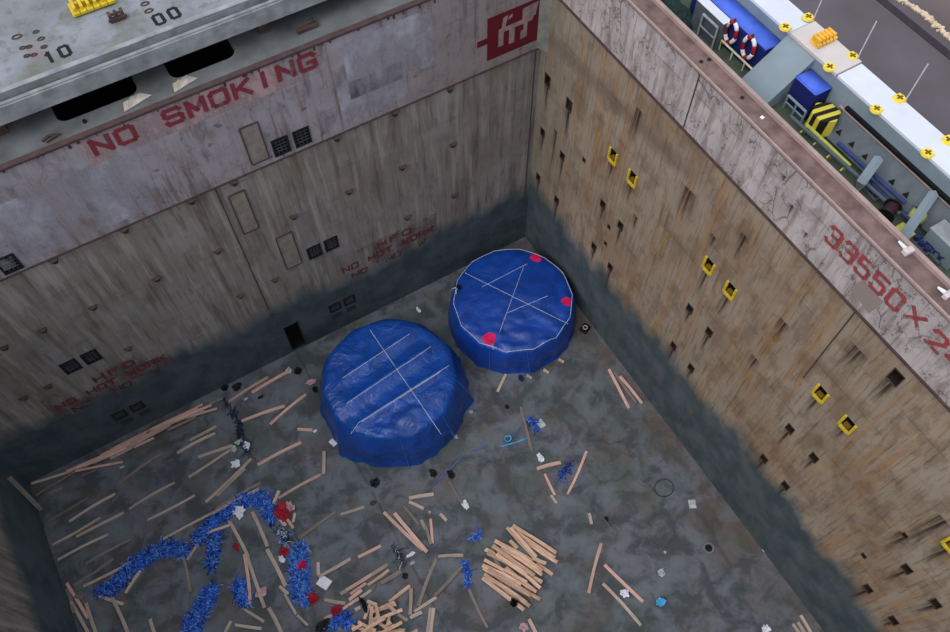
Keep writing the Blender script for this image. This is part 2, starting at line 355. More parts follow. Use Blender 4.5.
# flange on top of the right coaming
bm = bmesh.new(); box(bm, -.03, .62, YF, .5, ZR-.12, ZR); bevel(bm, .02)
rim = tag(obj('trim_1', bm, M['brownrim']), kind='structure')
bm = bmesh.new(); box(bm, .56, .68, YF, .5, ZR, ZR+.12); obj('outer_lip', bm, M['rim_lt'], rim)
bm = bmesh.new(); box(bm, -.06, .0, YF, .5, ZR-.03, ZR+.04); obj('inner_lip', bm, M['rim_lt'], rim)
bm = bmesh.new(); box(bm, .45, .62, YF, .5, 8, ZR-.12); tag(obj('wall_coaming_side', bm, M['rust']), kind='structure')
# weld ridge below the right coaming; ridge and rim of the back wall
bm = bmesh.new(); box(bm, -.06, 0, YF, -.05, 15.0, 15.06); tag(obj('trim_2', bm, M['rim_dark']), kind='structure')
bm = bmesh.new(); box(bm, XL, -.06, -.05, 0, 12.22, 12.26); tag(obj('trim_3', bm, M['rim_dark']), kind='structure')
bm = bmesh.new(); box(bm, XL, 0, -.06, .14, ZB-.06, ZB+.02)
for k in range(60):     # dried drips hanging off the rim
    x = random.uniform(XL, -.4); l = random.uniform(.04, .22); box(bm, x, x+random.uniform(.03, .09), -.012, 0, ZB-.06-l, ZB-.06)
tag(obj('trim_4', bm, M['rim_dark']), kind='structure')
for k, (x, z0, z1) in enumerate(((-12.95, 4.1, 12.2), (-.22, 3.4, 12.2))):
    bm = bmesh.new(); box(bm, x-.02, x+.02, -.02, 0, z0, z1); tag(obj('trim_%d' % (5+k), bm, M['rim_dark']), kind='structure')
for k, (y, z0, z1) in enumerate(((-7.66, 15.1, 17.2), (-15.1, 10.9, 15.0))):
    bm = bmesh.new(); box(bm, -.02, 0, y-.02, y+.02, z0, z1); tag(obj('trim_%d' % (7+k), bm, M['rim_dark']), kind='structure')
# corner fillet plate, pale greenish
bm = bmesh.new()
v = [bm.verts.new(p) for p in ((-.2, -.004, 12.3), (-.004, -.45, 12.3), (-.004, -.45, ZR), (-.2, -.004, ZR))]; bm.faces.new(v); 
tag(obj('corner_plate', bm, simple('pale_green_corner_paint', (122, 122, 116), .7)), kind='structure')

# cross-deck behind the back wall with two rounded slots
def rrect(x0, x1, y0, y1, r, n=5):
    pts = []
    for cx, cy, a0 in ((x1-r, y1-r, 0), (x0+r, y1-r, 90), (x0+r, y0+r, 180), (x1-r, y0+r, 270)):
        for k in range(n+1):
            a = math.radians(a0+90*k/n); pts.append((cx+r*math.cos(a), cy+r*math.sin(a)))
    return pts
slots = [(-16.15, -13.75, .80, 3.0), (-12.75, -10.70, .76, 3.0)]
bm = bmesh.new(); edges = []
def loop(pts, z):
    vs = [bm.verts.new((p[0], p[1], z)) for p in pts]; es = [bm.edges.new((vs[i], vs[(i+1) % len(vs)])) for i in range(len(vs))]; return vs, es
_, e = loop([(XL-3, .14), (.6, .14), (.6, 9), (XL-3, 9)], ZB); edges += e
rims = []
for s in slots:
    v_, e = loop(rrect(*s, .3), ZB); edges += e; rims.append(v_)
bmesh.ops.triangle_fill(bm, use_beauty=True, use_dissolve=False, edges=edges)
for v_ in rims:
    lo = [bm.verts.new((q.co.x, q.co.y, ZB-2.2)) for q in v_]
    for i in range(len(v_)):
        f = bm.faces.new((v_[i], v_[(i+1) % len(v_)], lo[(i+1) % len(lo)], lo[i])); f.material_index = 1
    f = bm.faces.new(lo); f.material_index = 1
bmesh.ops.recalc_face_normals(bm, faces=bm.faces[:])
tag(obj('cross_deck', bm, mats=[M['crossdeck'], M['darkvoid']]), kind='structure')

# side deck, quay, hull side
bm = bmesh.new(); box(bm, .6, 3.3, YF, 6, 15.5, 15.8); tag(obj('side_deck', bm, M['deckgreen']), kind='structure')
bm = bmesh.new(); box(bm, -60, 80, -70, 60, 7.6, 8.0)
# the hold itself is cut out of the ground: build the quay only outboard of the hull
bm.free(); bm = bmesh.new(); box(bm, 4.2, 80, -70, 60, 7.6, 8.0); tag(obj('quay', bm, M['quay']), kind='structure')
bm = bmesh.new(); box(bm, 17.72, 18.12, -70, 60, 8.0, 8.03); tag(obj('quay_channel', bm, simple('dark_channel', (52, 44, 54), .9)), kind='structure')
bm = bmesh.new()
for k in range(700):
    y = random.uniform(-9, 3); x = 18.75+random.gauss(0, .07)+.12*math.sin(y*1.3); r = random.uniform(.02, .08)*(1 if y < -1 else .6)
    box(bm, -r, r, -r, r, 0, r, M=Matrix.Translation((x, y, 8.0)) @ Matrix.Rotation(random.random()*3, 4, 'Z'))
tag(obj('rubble_line', bm, simple('pale_rubble', (206, 184, 160), .9)), 'line of pale broken rubble lying along the quay beyond the dark channel', 'rubble', kind='stuff')

# ---------------------------------------------------------------- hatch cover, top left
hc = thing('hatch_cover', 'pale grey weathered hatch cover panel resting over the cross deck at upper left', 'hatch cover', (-15, 4.5, ZB))
def rel(o): return Matrix.Translation(-Vector(o.location))
bm = bmesh.new(); box(bm, XL-3, -4.3, .95, 9, 17.0, 17.8, M=rel(hc)); bevel(bm, .04); obj('panel', bm, M['cover_grey'], hc)
bm = bmesh.new(); box(bm, XL-3, -4.3, .74, .95, 16.98, 17.62, M=rel(hc)); bevel(bm, .05, 2); obj('edge_beam', bm, M['lip'], hc)
bm = bmesh.new(); box(bm, XL-3, -4.3, .95, 1.12, 17.8, 17.84, M=rel(hc)); obj('edge_strip', bm, M['lip'], hc)
bm = bmesh.new()
bm.free()
for x in (-23, -17.6, -9.6, -5):
    bm = bmesh.new(); box(bm, x-.15, x+.15, 1.2, 1.6, ZB, 17.0, M=rel(hc)); obj('rest_pad', bm, M['rust'], hc)

def text_obj(name, s, size, loc, rot, mat, parent, wx=1.0, ext=.003, bold=.012, sx=1.0):
    cu = bpy.data.curves.new('t', 'FONT'); cu.body = s; cu.size = size; cu.extrude = ext; cu.offset = bold; cu.align_x = 'LEFT'; cu.space_character = sx
    t = bpy.data.objects.new('t', cu); COL.objects.link(t); bpy.context.view_layer.update()
    me = bpy.data.meshes.new_from_object(t); bpy.data.objects.remove(t)
    me.transform(Matrix.Diagonal((wx, 1, 1, 1))); me.materials.clear(); me.materials.append(mat)
    me.transform(Matrix.Translation(loc) @ rot)
    o = bpy.data.objects.new(name, me); COL.objects.link(o)
    if parent:
        o.parent = parent; me.transform(Matrix.Translation(-Vector(parent.location)))
    return o
GL = {'N': [[(0, 0), (0, 1)], [(0, 1), (1, 0)], [(1, 0), (1, 1)]], 'O': [[(0, .12), (0, .88), (.15, 1), (.85, 1), (1, .88), (1, .12), (.85, 0), (.15, 0), (0, .12)]],
      'S': [[(1, .85), (.85, 1), (.12, 1), (0, .88), (0, .62), (.12, .52), (.88, .5), (1, .4), (1, .12), (.88, 0), (.12, 0), (0, .15)]], 'M': [[(0, 0), (0, 1)], [(0, 1), (.5, .3)], [(.5, .3), (1, 1)], [(1, 1), (1, 0)]],
      'K': [[(0, 0), (0, 1)], [(.05, .45), (1, 1)], [(.35, .6), (1, 0)]], 'I': [[(.5, 0), (.5, 1)]], 'G': [[(1, .85), (.85, 1), (.15, 1), (0, .88), (0, .12), (.15, 0), (.88, 0), (1, .12), (1, .45), (.55, .45)]],
      'H': [[(0, 0), (0, 1)], [(1, 0), (1, 1)], [(0, .5), (1, .5)]], 'F': [[(0, 0), (0, 1), (1, 1)], [(0, .52), (.75, .52)]], 'T': [[(.5, 0), (.5, 1)], [(0, 1), (1, 1)]],
      'W': [[(0, 1), (.22, 0)], [(.22, 0), (.5, .7)], [(.5, .7), (.78, 0)], [(.78, 0), (1, 1)]], 'R': [[(0, 0), (0, 1), (.85, 1), (1, .88), (1, .62), (.85, .5), (0, .5)], [(.5, .5), (1, 0)]],
      '0': [[(0, .12), (0, .88), (.2, 1), (.8, 1), (1, .88), (1, .12), (.8, 0), (.2, 0), (0, .12)]], '1': [[(.5, 0), (.5, 1), (.25, .8)]], '3': [[(0, .88), (.15, 1), (.85, 1), (1, .88), (1, .62), (.85, .52), (.35, .52)], [(.85, .52), (1, .4), (1, .12), (.85, 0), (.15, 0), (0, .12)]],
      '5': [[(1, 1), (0, 1), (0, .56), (.85, .56), (1, .44), (1, .12), (.85, 0), (.12, 0), (0, .12)]], 'X': [[(0, 0), (1, 1)], [(0, 1), (1, 0)]], '2': [[(0, .85), (.15, 1), (.85, 1), (1, .88), (1, .6), (0, 0), (1, 0)]], '4': [[(.75, 0), (.75, 1), (0, .3), (1, .3)]]}
def block_text(name, s, W_, H_, pitch, st, loc, rot, mat, parent):
    bm = bmesh.new(); k_ = 0
    for i, ch in enumerate(s):
        for pl in GL.get(ch, []):
            for (x0, y0), (x1, y1) in zip(pl[:-1], pl[1:]):
                a = Vector((i*pitch+x0*W_, y0*H_, 0)); b = Vector((i*pitch+x1*W_, y1*H_, 0)); d = (b-a).normalized(); n_ = Vector((-d.y, d.x, 0))*st/2; a -= d*st*.42; b += d*st*.42; z = .0004*k_; k_ += 1
                bm.faces.new([bm.verts.new((q.x, q.y, z)) for q in (a-n_, b-n_, b+n_, a+n_)])
    bmesh.ops.transform(bm, matrix=Matrix.Translation(Vector(loc)-(Vector(parent.location))) @ rot, verts=bm.verts)
    return obj(name, bm, mat, parent)
# stencilled figures on the cover
RX = Matrix.Rotation(math.radians(90), 4, 'X'); I4 = Matrix.Identity(4)
a = at(157, 26, 17.8); b = at(168, 16, 17.8)
block_text('stencil_figures', '00', .24, .42, .46, .10, (a.x+.03, a.y+.02, 17.803), Matrix.Rotation(.05, 4, 'Z'), M['blacktext'], hc)
a = at(53, 63, 17.8); block_text('stencil_figures', '10', .24, .42, .42, .10, (a.x-.12, a.y+.05, 17.803), Matrix.Rotation(.05, 4, 'Z'), M['blacktext'], hc)
for px, py, s in ((17, 37, .10), (36, 32, .06), (41, 39, .07), (44, 47, .06), (23, 48, .06), (29, 47, .06), (27, 56, .06), (34, 55, .06), (145, 4, .09), (149, 11, .09)):
    p = at(px, py, 17.8); bm = bmesh.new()
    tube(bm, [(p.x+s*1.3*math.cos(t*math.pi/5), p.y+s*.8*math.sin(t*math.pi/5), 17.805) for t in range(10)], .03, 4, closed=True)
    bmesh.ops.transform(bm, matrix=rel(hc), verts=bm.verts); obj('rust_ring', bm, M['rust'], hc)
# yellow fittings on the cover: cluster of fins on a pad
def fitting_cluster(px, py, z, w, n, label, mat):
    p = at(px, py, z); t = thing('lashing_fitting', label, 'lashing fitting', p)
    bm = bmesh.new(); box(bm, -w, w, -w*.5, w*.5, 0, .05); bevel(bm, .01); obj('base_plate', bm, mat, t)
    for i in range(n):
        x = -w*.8+1.6*w*i/(n-1); bm = bmesh.new(); box(bm, x-.045, x+.045, -w*.45, w*.45, .05, .26); box(bm, x-.09, x+.09, -w*.6, -w*.3, .05, .14); bevel(bm, .01); obj('fin', bm, mat, t)
    bm = bmesh.new(); tube(bm, [(-w*.9, 0, .2), (w*.9, 0, .2)], .04, 6); obj('cross_bar', bm, mat, t); return t
fitting_cluster(92, 4, 17.8, .62, 6, 'yellow finned lashing fitting on the grey hatch cover at the top edge', M['yellow'])
fitting_cluster(118, 19, 17.8, .22, 3, 'small rusty brown fitting beside the yellow one on the hatch cover', M['rust'])
# small fixtures on the cross-deck
for (px, py, w, d, h, lab) in ((135, 101, .75, .35, .18, 'pale crumpled cloth lying at the left dark slot of the cross deck'), (183, 83, .65, .34, .18, 'pale crumpled cloth lying between the two dark slots of the cross deck')):
    p = at(px, py, ZB); bm = bmesh.new(); bmesh.ops.create_grid(bm, x_segments=10, y_segments=6, size=1)
    for v in bm.verts:
        x, y = v.co.x, v.co.y; rr = 1-max(abs(x), abs(y))**3
        v.co = Vector((x*w*.5*(1-.25*y), y*d*.5, max(.005, rr*(h*.4+h*noise.noise(Vector((x*2+px, y*2, 0)))))))
    o = obj('crumpled_cloth', bm, simple('off_white_cloth', (168, 160, 150), .8), smooth=True); o.location = (p.x, p.y, ZB+.02); o.rotation_euler.z = .25; tag(o, lab, 'cloth')
p = at(308, 30, ZB); bm = bmesh.new(); box(bm, -.35, .35, -.06, .12, 0, .12); box(bm, .05, .3, .05, .2, .12, .2); bevel(bm, .015)
o = obj('rim_bracket', bm, M['rust']); o.location = (p.x, max(p.y, .1), ZB+.02); tag(o, 'rusty brown bracket on the back wall rim, above the patched pale paint', 'bracket')
p = at(85, 122, ZB); bm = bmesh.new(); cyl(bm, (0, 0), .07, .05, 0, .08, 10); o = obj('deck_bolt', bm, M['black']); o.location = (p.x, p.y, ZB); tag(o, 'small dark bolt on the cross deck below the left slot', 'bolt')
bm = bmesh.new(); tube(bm, [at(x, y, ZB+.05) for x, y in ((42, 141), (50, 135), (60, 134), (52, 138), (46, 142))], .04, 5); tag(obj('rusty_wire', bm, M['rust']), 'twist of rusty wire on the cross deck left of the red letters', 'wire')

# ---------------------------------------------------------------- back wall fixtures
def grating(x, z, lab, grp):
    w, h = (.27, .36) if z > 5 else (.25, .27)
    t = thing('vent_grating', lab, 'grating', (x, 0, z), 0, grp)
    bm = bmesh.new()
    for i in range(1, 4):
        u = -w+2*w*i/4; box(bm, u-.018, u+.018, .01, .04, -h, h)
    for i in range(1, 5):
        u = -h+2*h*i/5; box(bm, -w, w, .0, .035, u-.018, u+.018)
    obj('bars', bm, M['grille_bar'], t)
    bm = bmesh.new()
    for s in (-1, 1): box(bm, s*w-.03, s*w+.03, -.03, .02, -h-.03, h+.03); box(bm, -w+.03, w-.03, -.03, .02, s*h-.03, s*h+.03)
    obj('frame', bm, M['grille'], t)
    return t
wh = {12: 'topmost', 6: 'middle', 1: 'lowest'}
for i, (x, z) in enumerate(GRL):
    lev = wh[int(z)] if int(z) in wh else 'middle'
    grating(x, z, 'black square wall grating, %s one of the %s pair %s' % ('left' if i % 2 == 0 else 'right', lev, 'above the doorway side' if x > -15 else 'at far left'), 'square gratings in the back wall')
for (x, z, w) in ((-9.55, 1.25, .22), (-10.25, 1.25, .22), (-20.3, 1.05, .24), (-19.5, 1.05, .24)):
    bm = bmesh.new(); box(bm, -w, w, -.02, 0, -.2, .16); bevel(bm, .01); o = obj('drain_plate', bm, simple('dark_plate', (44, 58, 60), .7)); o.location = (x, 0, z)
    tag(o, 'dark plate, %s one just below the %s lowest gratings' % ('left' if x in (-10.25, -20.3) else 'right', 'right-hand' if x > -15 else 'far left'), 'plate')
def man_plate(x0, x1, z0, z1, lab):
    t = thing('access_panel', lab, 'panel', ((x0+x1)/2, 0, (z0+z1)/2)); w, h = (x1-x0)/2, (z1-z0)/2
    bm = bmesh.new()
    for s in (-1, 1): box(bm, s*w-.02, s*w+.02, -.05, 0, -h, h); box(bm, -w+.02, w-.02, -.05, 0, s*h-.02, s*h+.02)
    obj('frame', bm, M['rim_dark'], t)
    bm = bmesh.new(); box(bm, -w+.02, w-.02, -.025, 0, -h+.02, h-.02); obj('plate', bm, simple('panel_beige', (134, 126, 118), .75), t)
man_plate(-11.52, -10.9, 12.55, 14.28, 'tall closed beige access panel left of the topmost grating pair')
man_plate(-12.66, -12.08, 9.4, 11.58, 'tall closed access panel in the back wall just under the long weld ridge')
man_plate(-11.65, -11.0, 6.22, 8.35, 'tall closed access panel in the back wall left of the middle grating pair')
t = thing('doorway_frame', 'dark open doorway low in the back wall left of the front blue cover', 'doorway', (-12.37, 0, 1.23)); bm = bmesh.new()
for s in (-1, 1): box(bm, s*.34-.02, s*.34+.02, -.04, 0, -1.07, 1.07)
box(bm, -.28, .28, -.04, 0, 1.05, 1.09); obj('frame', bm, simple('dark_door_frame', (50, 58, 62), .7), t)
bm = bmesh.new(); box(bm, -.28, .28, -.02, .0, -1.05, -.98); obj('sill', bm, simple('door_sill', (40, 48, 50), .7), t)
# half-round guide brackets on the back wall
def br_bm():
    bm = bmesh.new(); n = 8; top = [bm.verts.new((.17*math.cos(math.pi*i/n), -.17*math.sin(math.pi*i/n), 0)) for i in range(n+1)]
    tip = [bm.verts.new((v.co.x*.45, v.co.y*.25, -.26)) for v in top]
    bm.faces.new(top)
    for i in range(n): bm.faces.new((top[i+1], top[i], tip[i], tip[i+1]))
    bm.faces.new(tip[::-1]); bm.faces.new((top[0], top[-1], tip[-1], tip[0])); return bm
proto = None
rows = {12.2: 'on the long weld ridge', 9.2: 'in the row below the weld ridge', 6.0: 'in the lowest row'}
for z in (12.2, 9.2, 6.0):
    xs = [-3.9, -6.15, -8.46, -10.75, -12.3, -13.8, -16.1, -18.4, -21.5]
    if z == 12.2: xs = [-3.9, -6.15, -8.46, -12.3, -13.83, -16.12, -18.45]
    if z == 9.2: xs = [-3.88, -6.14, -8.45, -10.74, -13.78, -16.1, -18.42, -20.2, -21.53]
    if z == 6.0: xs = [-3.93, -6.2, -12.26, -13.73, -18.36, -21.49, -22.4]
    for k, x in enumerate(xs):
        if proto is None: proto = obj('guide_bracket', br_bm(), M['rust']); o = proto
        else: o = proto.copy(); COL.objects.link(o)
        o.location = (x, 0, z)
        tag(o, 'small rusty half-round bracket, %sfrom the right %s' % (ORD[k] or 'first ', rows[z]), 'bracket', 'half-round brackets on the back wall')

# lettering on the back wall
def wall_text(s, x, z, size, mat, wx=1.3, rz=0.0, d=-.006, bold=.02, sx=1.1):
    return text_obj('painted_letters', s, size, (x, d, z), Matrix.Rotation(rz, 4, 'Y') @ RX, mat, wb, wx, .002, bold, sx)
L = 'NO SMOKING'
bm = bmesh.new()
def quad_y(bm, x0, x1, z0, z1, y): bm.faces.new([bm.verts.new(p) for p in ((x0, y, z0), (x1, y, z0), (x1, y, z1), (x0, y, z1))])
quad_y(bm, -15.9, -8.4, 15.15, 16.2, -.003); obj('painted_patch', bm, M['redhaze'], wb)
block_text('painted_letters', 'NO SMOKING', .48, .54, .725, .15, (-15.62, -.006, 15.5), RX, M['redpaint'], wb)

for x0 in (-21.85, -9.45):
    bm = bmesh.new(); quad_y(bm, x0-.3, x0+4.6, 3.7, 5.3, -.003); obj('painted_patch', bm, paint_mat('pinkish_base_coat', (112, 92, 92), .42, .6), wb)
    block_text('painted_letters', 'HFO', .36, .33, .60, .10, (x0+1.75, -.006, 4.78), RX, M['redfaint'], wb)
    block_text('painted_letters', 'NO HOT WORK', .28, .33, .41, .09, (x0, -.006, 4.16), RX, M['redfaint'], wb)
    block_text('painted_letters', 'NO  HO  W', .30, .30, .41, .09, (x0+.35, -.006, 3.5), RX, M['redfaint2'], wb)
# emblem: dark red square with a pale three-legged mark
bm = bmesh.new(); quad_y(bm, -2.34, -.02, 12.66, 14.55, -.004); quad_y(bm, -2.75, -2.34, 13.45, 13.72, -.004); obj('red_square', bm, M['logored'], wb)
bm = bmesh.new()
def poly_y(bm, pts, y): bm.faces.new([bm.verts.new((-2.34+2.32*u, y, 12.66+1.85*v)) for u, v in pts])
poly_y(bm, [(.20, .24), (.29, .24), (.29, .62), (.20, .62)], -.008)
poly_y(bm, [(.39, .20), (.49, .20), (.49, .66), (.39, .64)], -.008)
poly_y(bm, [(.60, .20), (.72, .22), (.72, .62), (.65, .62), (.65, .42), (.60, .40)], -.008)
poly_y(bm, [(.20, .56), (.80, .56), (.84, .68), (.20, .66)], -.009)
poly_y(bm, [(.25, .66), (.32, .66), (.36, .92), (.28, .90)], -.008)
poly_y(bm, [(.62, .66), (.86, .66), (.90, .96), (.62, .92)], -.008)
poly_y(bm, [(.36, .80), (.44, .84), (.44, .92), (.38, .88)], -.008)
obj('pale_emblem', bm, M['logowhite'], wb)
# dabs of dark paint loss / patches on the upper left
def patch(px, py, w, h, c, nm, z=None):
    p = at(px, py, 0, 1); bm = bmesh.new(); quad_y(bm, p.x-w, p.x+w, p.z-h, p.z+h, -.002); obj(nm, bm, c, wb)
pm = paint_mat('grey_touch_up_paint', (108, 104, 110), .52, 1.6); wm = paint_mat('pale_touch_up_paint', (170, 168, 180), .50, .45)
for q in ((372, 92, 1.2, .8, wm), (60, 215, 2.6, 1.3, wm), (390, 55, 1.6, 1.2, wm)):
    patch(*q, 'touch_up_patch')

# numbers on the right wall (read from below, running away from the corner)
RYZ = Matrix(((0, 0, -1, 0), (-1, 0, 0, 0), (0, 1, 0, 0), (0, 0, 0, 1)))   # text x -> -y, text y -> z, normal -> -x
def rwall_text(s, y, z, size, mat, wx=1.2, sx=1.1, bold=.03):
    return text_obj('painted_number', s, size, (-.006, y, z), RYZ, mat, wr, wx, .002, bold, sx)
block_text('painted_number', '33550', .36, .58, .545, .12, (-.006, -13.32, 16.14), RYZ, M['redpaint_r'], wr)
block_text('painted_number', 'X', .40, .46, .5, .12, (-.006, -16.12, 16.26), RYZ, M['redpaint_r'], wr)
block_text('painted_number', '24', .38, .58, .58, .12, (-.006, -16.85, 16.16), RYZ, M['redpaint_r'], wr)
bm = bmesh.new(); bm.faces.new([bm.verts.new(p) for p in ((-.002, -14.6, 15.5), (-.002, -15.4, 15.3), (-.002, -15.5, 16.05), (-.002, -14.75, 16.1))]); obj('painted_patch', bm, paint_mat('grey_patch', (142, 128, 122), .8), wr)

# sockets
def streak_bm(w, l):
    bm = bmesh.new(); a = [bm.verts.new(p) for p in ((-.004, -w*1.3, 0), (-.004, w*1.3, 0), (-.004, w*1.3, -l), (-.004, -w*1.3, -l))]; bm.faces.new(a); return bm
COLN = ['first', 'second', 'third', 'fourth', 'fifth', 'sixth', 'seventh', 'eighth', 'ninth', 'tenth']
ys = sorted({y for y, z in SOCK}, reverse=True); ROWN = {5.3: 'lowest', 8.2: 'middle', 11.08: 'upper', 14.3: 'topmost'}
for y, z in SOCK:
    big = z > 10; w, h = (.16, .26) if big else (.13, .19); yel = (y, z) in YEL
    t = thing('lashing_socket', '%s socket in the right wall, %s row, %s column from corner' % ('yellow framed' if yel else 'rusty dark', ROWN[z], COLN[ys.index(y)]), 'socket', (0, y, z), 0, 'lashing sockets in the right wall')
    mt = M['yellow'] if yel else M['rust']; bm = bmesh.new(); k = .085 if yel else .03; pr = .05 if yel else .02
    box(bm, -pr, 0, -w-k, -w, -h-k, h+(0 if yel else k)); box(bm, -pr, 0, w, w+k, -h-k, h+(0 if yel else k)); box(bm, -pr, 0, -w, w, -h-k*1.6, -h)
    if not yel: box(bm, -pr, 0, -w, w, h, h+k)
    obj('frame', bm, mt, t)
    if yel:
        bm = bmesh.new(); box(bm, -.02, .1, -w*.7, w*.7, -h, -h*.35); obj('plate', bm, M['dkyellow'], t)
    s = obj('rust_streak', streak_bm(w*1.0, random.uniform(.7, 1.7)), M['drip'], t); s.location.z = -h-k*1.6
for k, (y, z) in enumerate(SMALL):
    bm = bmesh.new()
    for s in (-1, 1): box(bm, -.015, 0, s*.085-.015, s*.085+.015, -.12, .12); box(bm, -.015, 0, -.07, .07, s*.11-.012, s*.11+.012)
    o = obj('wall_hole_rim', bm, M['rust']); o.location = (0, y, z)
    tag(o, ['small rimmed hole between the second socket pair on the right wall, upper of two', 'small rimmed hole between the second socket pair on the right wall, lower of two', 'small rimmed hole left of the first yellow socket on the right wall', 'small rusty hole left of the rightmost yellow socket', 'small rusty hole low beside the rightmost socket columns'][k], 'hole')
# ochre and dark run marks
for px, py, w, l, mt in ((667, 231, .12, 3.2, 'drip_y'), (785, 322, .2, 1.2, 'drip'), (776, 335, .16, 1.6, 'drip_y'), (755.7, 358, .2, .9, 'drip'), (750, 372, .16, 1.2, 'drip_y'), (714, 236, .15, .7, 'drip'), (636, 216, .15, .9, 'drip'), (945, 520, .22, 3.2, 'drip'), (905, 536, .22, 1.6, 'drip'), (570, 100, .15, 2.4, 'drip'), (745, 235, .16, 1.4, 'drip'), (556, 130, .12, 2.5, 'drip'), (600, 130, .2, 2.6, 'drip_y'), (690, 190, .3, 1.6, 'drip'), (860, 350, .3, 1.3, 'drip'), (640, 110, .2, 1.8, 'drip'), (792, 205, .12, .35, 'drip'), (784, 175, .1, .25, 'drip'), (806, 232, .12, .3, 'drip')):
    p = at(px, py, 0, 0); o = obj('rust_streak', streak_bm(w, l), M[mt], wr); o.location = (0, p.y, p.z)

# ---------------------------------------------------------------- side deck equipment (beyond the right coaming)
gd = thing('passageway_girder', None, None, (3.7, -12, 15.8)); gd['kind'] = 'structure'
def part(name, mat, *boxes, bev=.01, parent=gd):
    bm = bmesh.new()
    for b in boxes: box(bm, *b, M=rel(parent))
    if bev: bevel(bm, bev)
    return obj(name, bm, mat, parent)
part('white_top', M['deckwhite'], (3.25, 4.15, -33, -9.68, 17.15, 17.25))
part('white_top', M['deckcream'], (3.22, 4.17, -9.65, -7.72, 17.17, 17.29))
part('white_top', M['deckwhite'], (3.25, 4.15, -7.68, 2, 17.15, 17.25))
part('side_plate', M['shipgrey'], (3.25, 3.35, -10.3, 2, 15.8, 17.15), (3.25, 3.35, -33, -10.3, 16.5, 17.15))
part('outer_plate', M['shipgrey'], (4.0, 4.15, -33, 2, 8.0, 17.15))
part('base_beam', M['shipgrey_dk'], (3.3, 4.0, -33, -10.3, 15.8, 16.0))
bm = bmesh.new()
for (y0, y1) in ((-8.82, -7.66),):
    v = [bm.verts.new(inv(gd, p)) for p in ((1.5, y0, 15.82), (1.5, y1, 15.82), (3.25, y1, 15.82), (3.25, y0, 15.82), (3.25, y0, 17.15), (3.25, y1, 17.15))]
    bm.faces.new((v[0], v[1], v[5], v[4])); bm.faces.new((v[0], v[4], v[3])); bm.faces.new((v[1], v[2], v[5])); bm.faces.new((v[2], v[3], v[4], v[5])); bm.faces.new((v[0], v[3], v[2], v[1]))
obj('sloping_bulwark', bm, M['shipgrey'], gd)
# dark sloping panel with triangular lightening holes, light rail above
bm = bmesh.new()
def slope(y0, y1, x0, z0, x1, z1, t=.04):
    v = [bm.verts.new(inv(gd, p)) for p in ((x0, y0, z0), (x0, y1, z0), (x1, y1, z1), (x1, y0, z1))]; bm.faces.new(v)
slope(-33, -10.35, 2.62, 15.95, 3.2, 16.5)
obj('sloping_panel', bm, M['shipgrey_dk'], gd)
bm = bmesh.new()
for i in range(22):
    y = -10.75-.52*i
    if abs(y+12.35) < .25 or abs(y+14.3) < .25: continue
    v = [bm.verts.new(inv(gd, p)) for p in ((2.80, y-.10, 16.135), (2.80, y+.10, 16.135), (2.92, y, 16.25))]; bm.faces.new(v)
obj('triangular_hole', bm, M['darkvoid'], gd)
bm = bmesh.new(); tube(bm, [inv(gd, (3.2, -10.2, 16.55)), inv(gd, (3.2, -33, 16.55))], .045, 6); obj('light_rail', bm, M['rim_lt'], gd)
bm = bmesh.new(); box(bm, 3.14, 3.24, -14.5, -10.4, 16.62, 16.72, M=rel(gd)); obj('gap_shade_strip', bm, M['black'], gd)  # black strip stands in for the shade in the gap above the rail
for (pt, pb) in (((879, 158), (861, 183)), ((934, 193), (903, 238))):
    a = at(*pt, 16.75); b = at(*pb, 16.45); bm = bmesh.new(); d = (b-a); n = 4
    tube(bm, [inv(gd, a), inv(gd, b), inv(gd, (b.x, b.y, 15.8))], .13, 4); obj('post', bm, M['shipgrey'], gd)
# yellow container sockets on the white top
pads = [(2.16, -8.22), (2.14, -9.98), (2.14, -11.71), (2.18, -13.42)]
k = 0
for (px, py) in ((785, 28), (829, 68), (876, 110), (927, 154), (808, 18), (852, 57), (899, 99), (948, 141)):
    zt = 17.29 if px in (785, 808) else 17.25
    p = at(px, py, zt)
    row = 'inner' if k < 4 else 'outer'
    t = thing('container_socket', 'yellow container socket on the girder, %s from the top in the %s row' % (['first', 'second', 'third', 'fourth'][k % 4], row), 'container socket', (p.x, p.y, zt), 0, 'yellow container sockets')
    bm = bmesh.new(); cyl(bm, (0, 0), .17, .14, 0, .07, 14); box(bm, -.13, .13, -.13, .13, 0, .06); obj('pad', bm, M['yel_bright'], t)
    bm = bmesh.new(); box(bm, -.10, .10, -.03, .03, .066, .076); box(bm, -.03, .03, -.10, .10, .066, .077); obj('cross_slot', bm, M['dkyellow'], t)
    if k >= 4 and k < 7:
        s = thing('stanchion', 'thin upright grey pole standing behind the %s outer yellow socket' % (['first', 'second', 'third'][k-4]), 'pole', (4.12, p.y-.15, 17.25), 0, 'thin poles on the girder')
        bm = bmesh.new(); tube(bm, [(0, 0, .03), (0, 0, 1.35)], .02, 6); obj('shaft', bm, simple('pale_pole', (186, 180, 190), .5), s)
        bm = bmesh.new(); cyl(bm, (0, 0), .04, .03, 0, .06, 8); obj('foot', bm, M['orange'], s)
    k += 1
fitting_cluster(822, 41, 17.29, .34, 5, 'orange-yellow finned fitting on the cream panel of the girder', M['orange'])
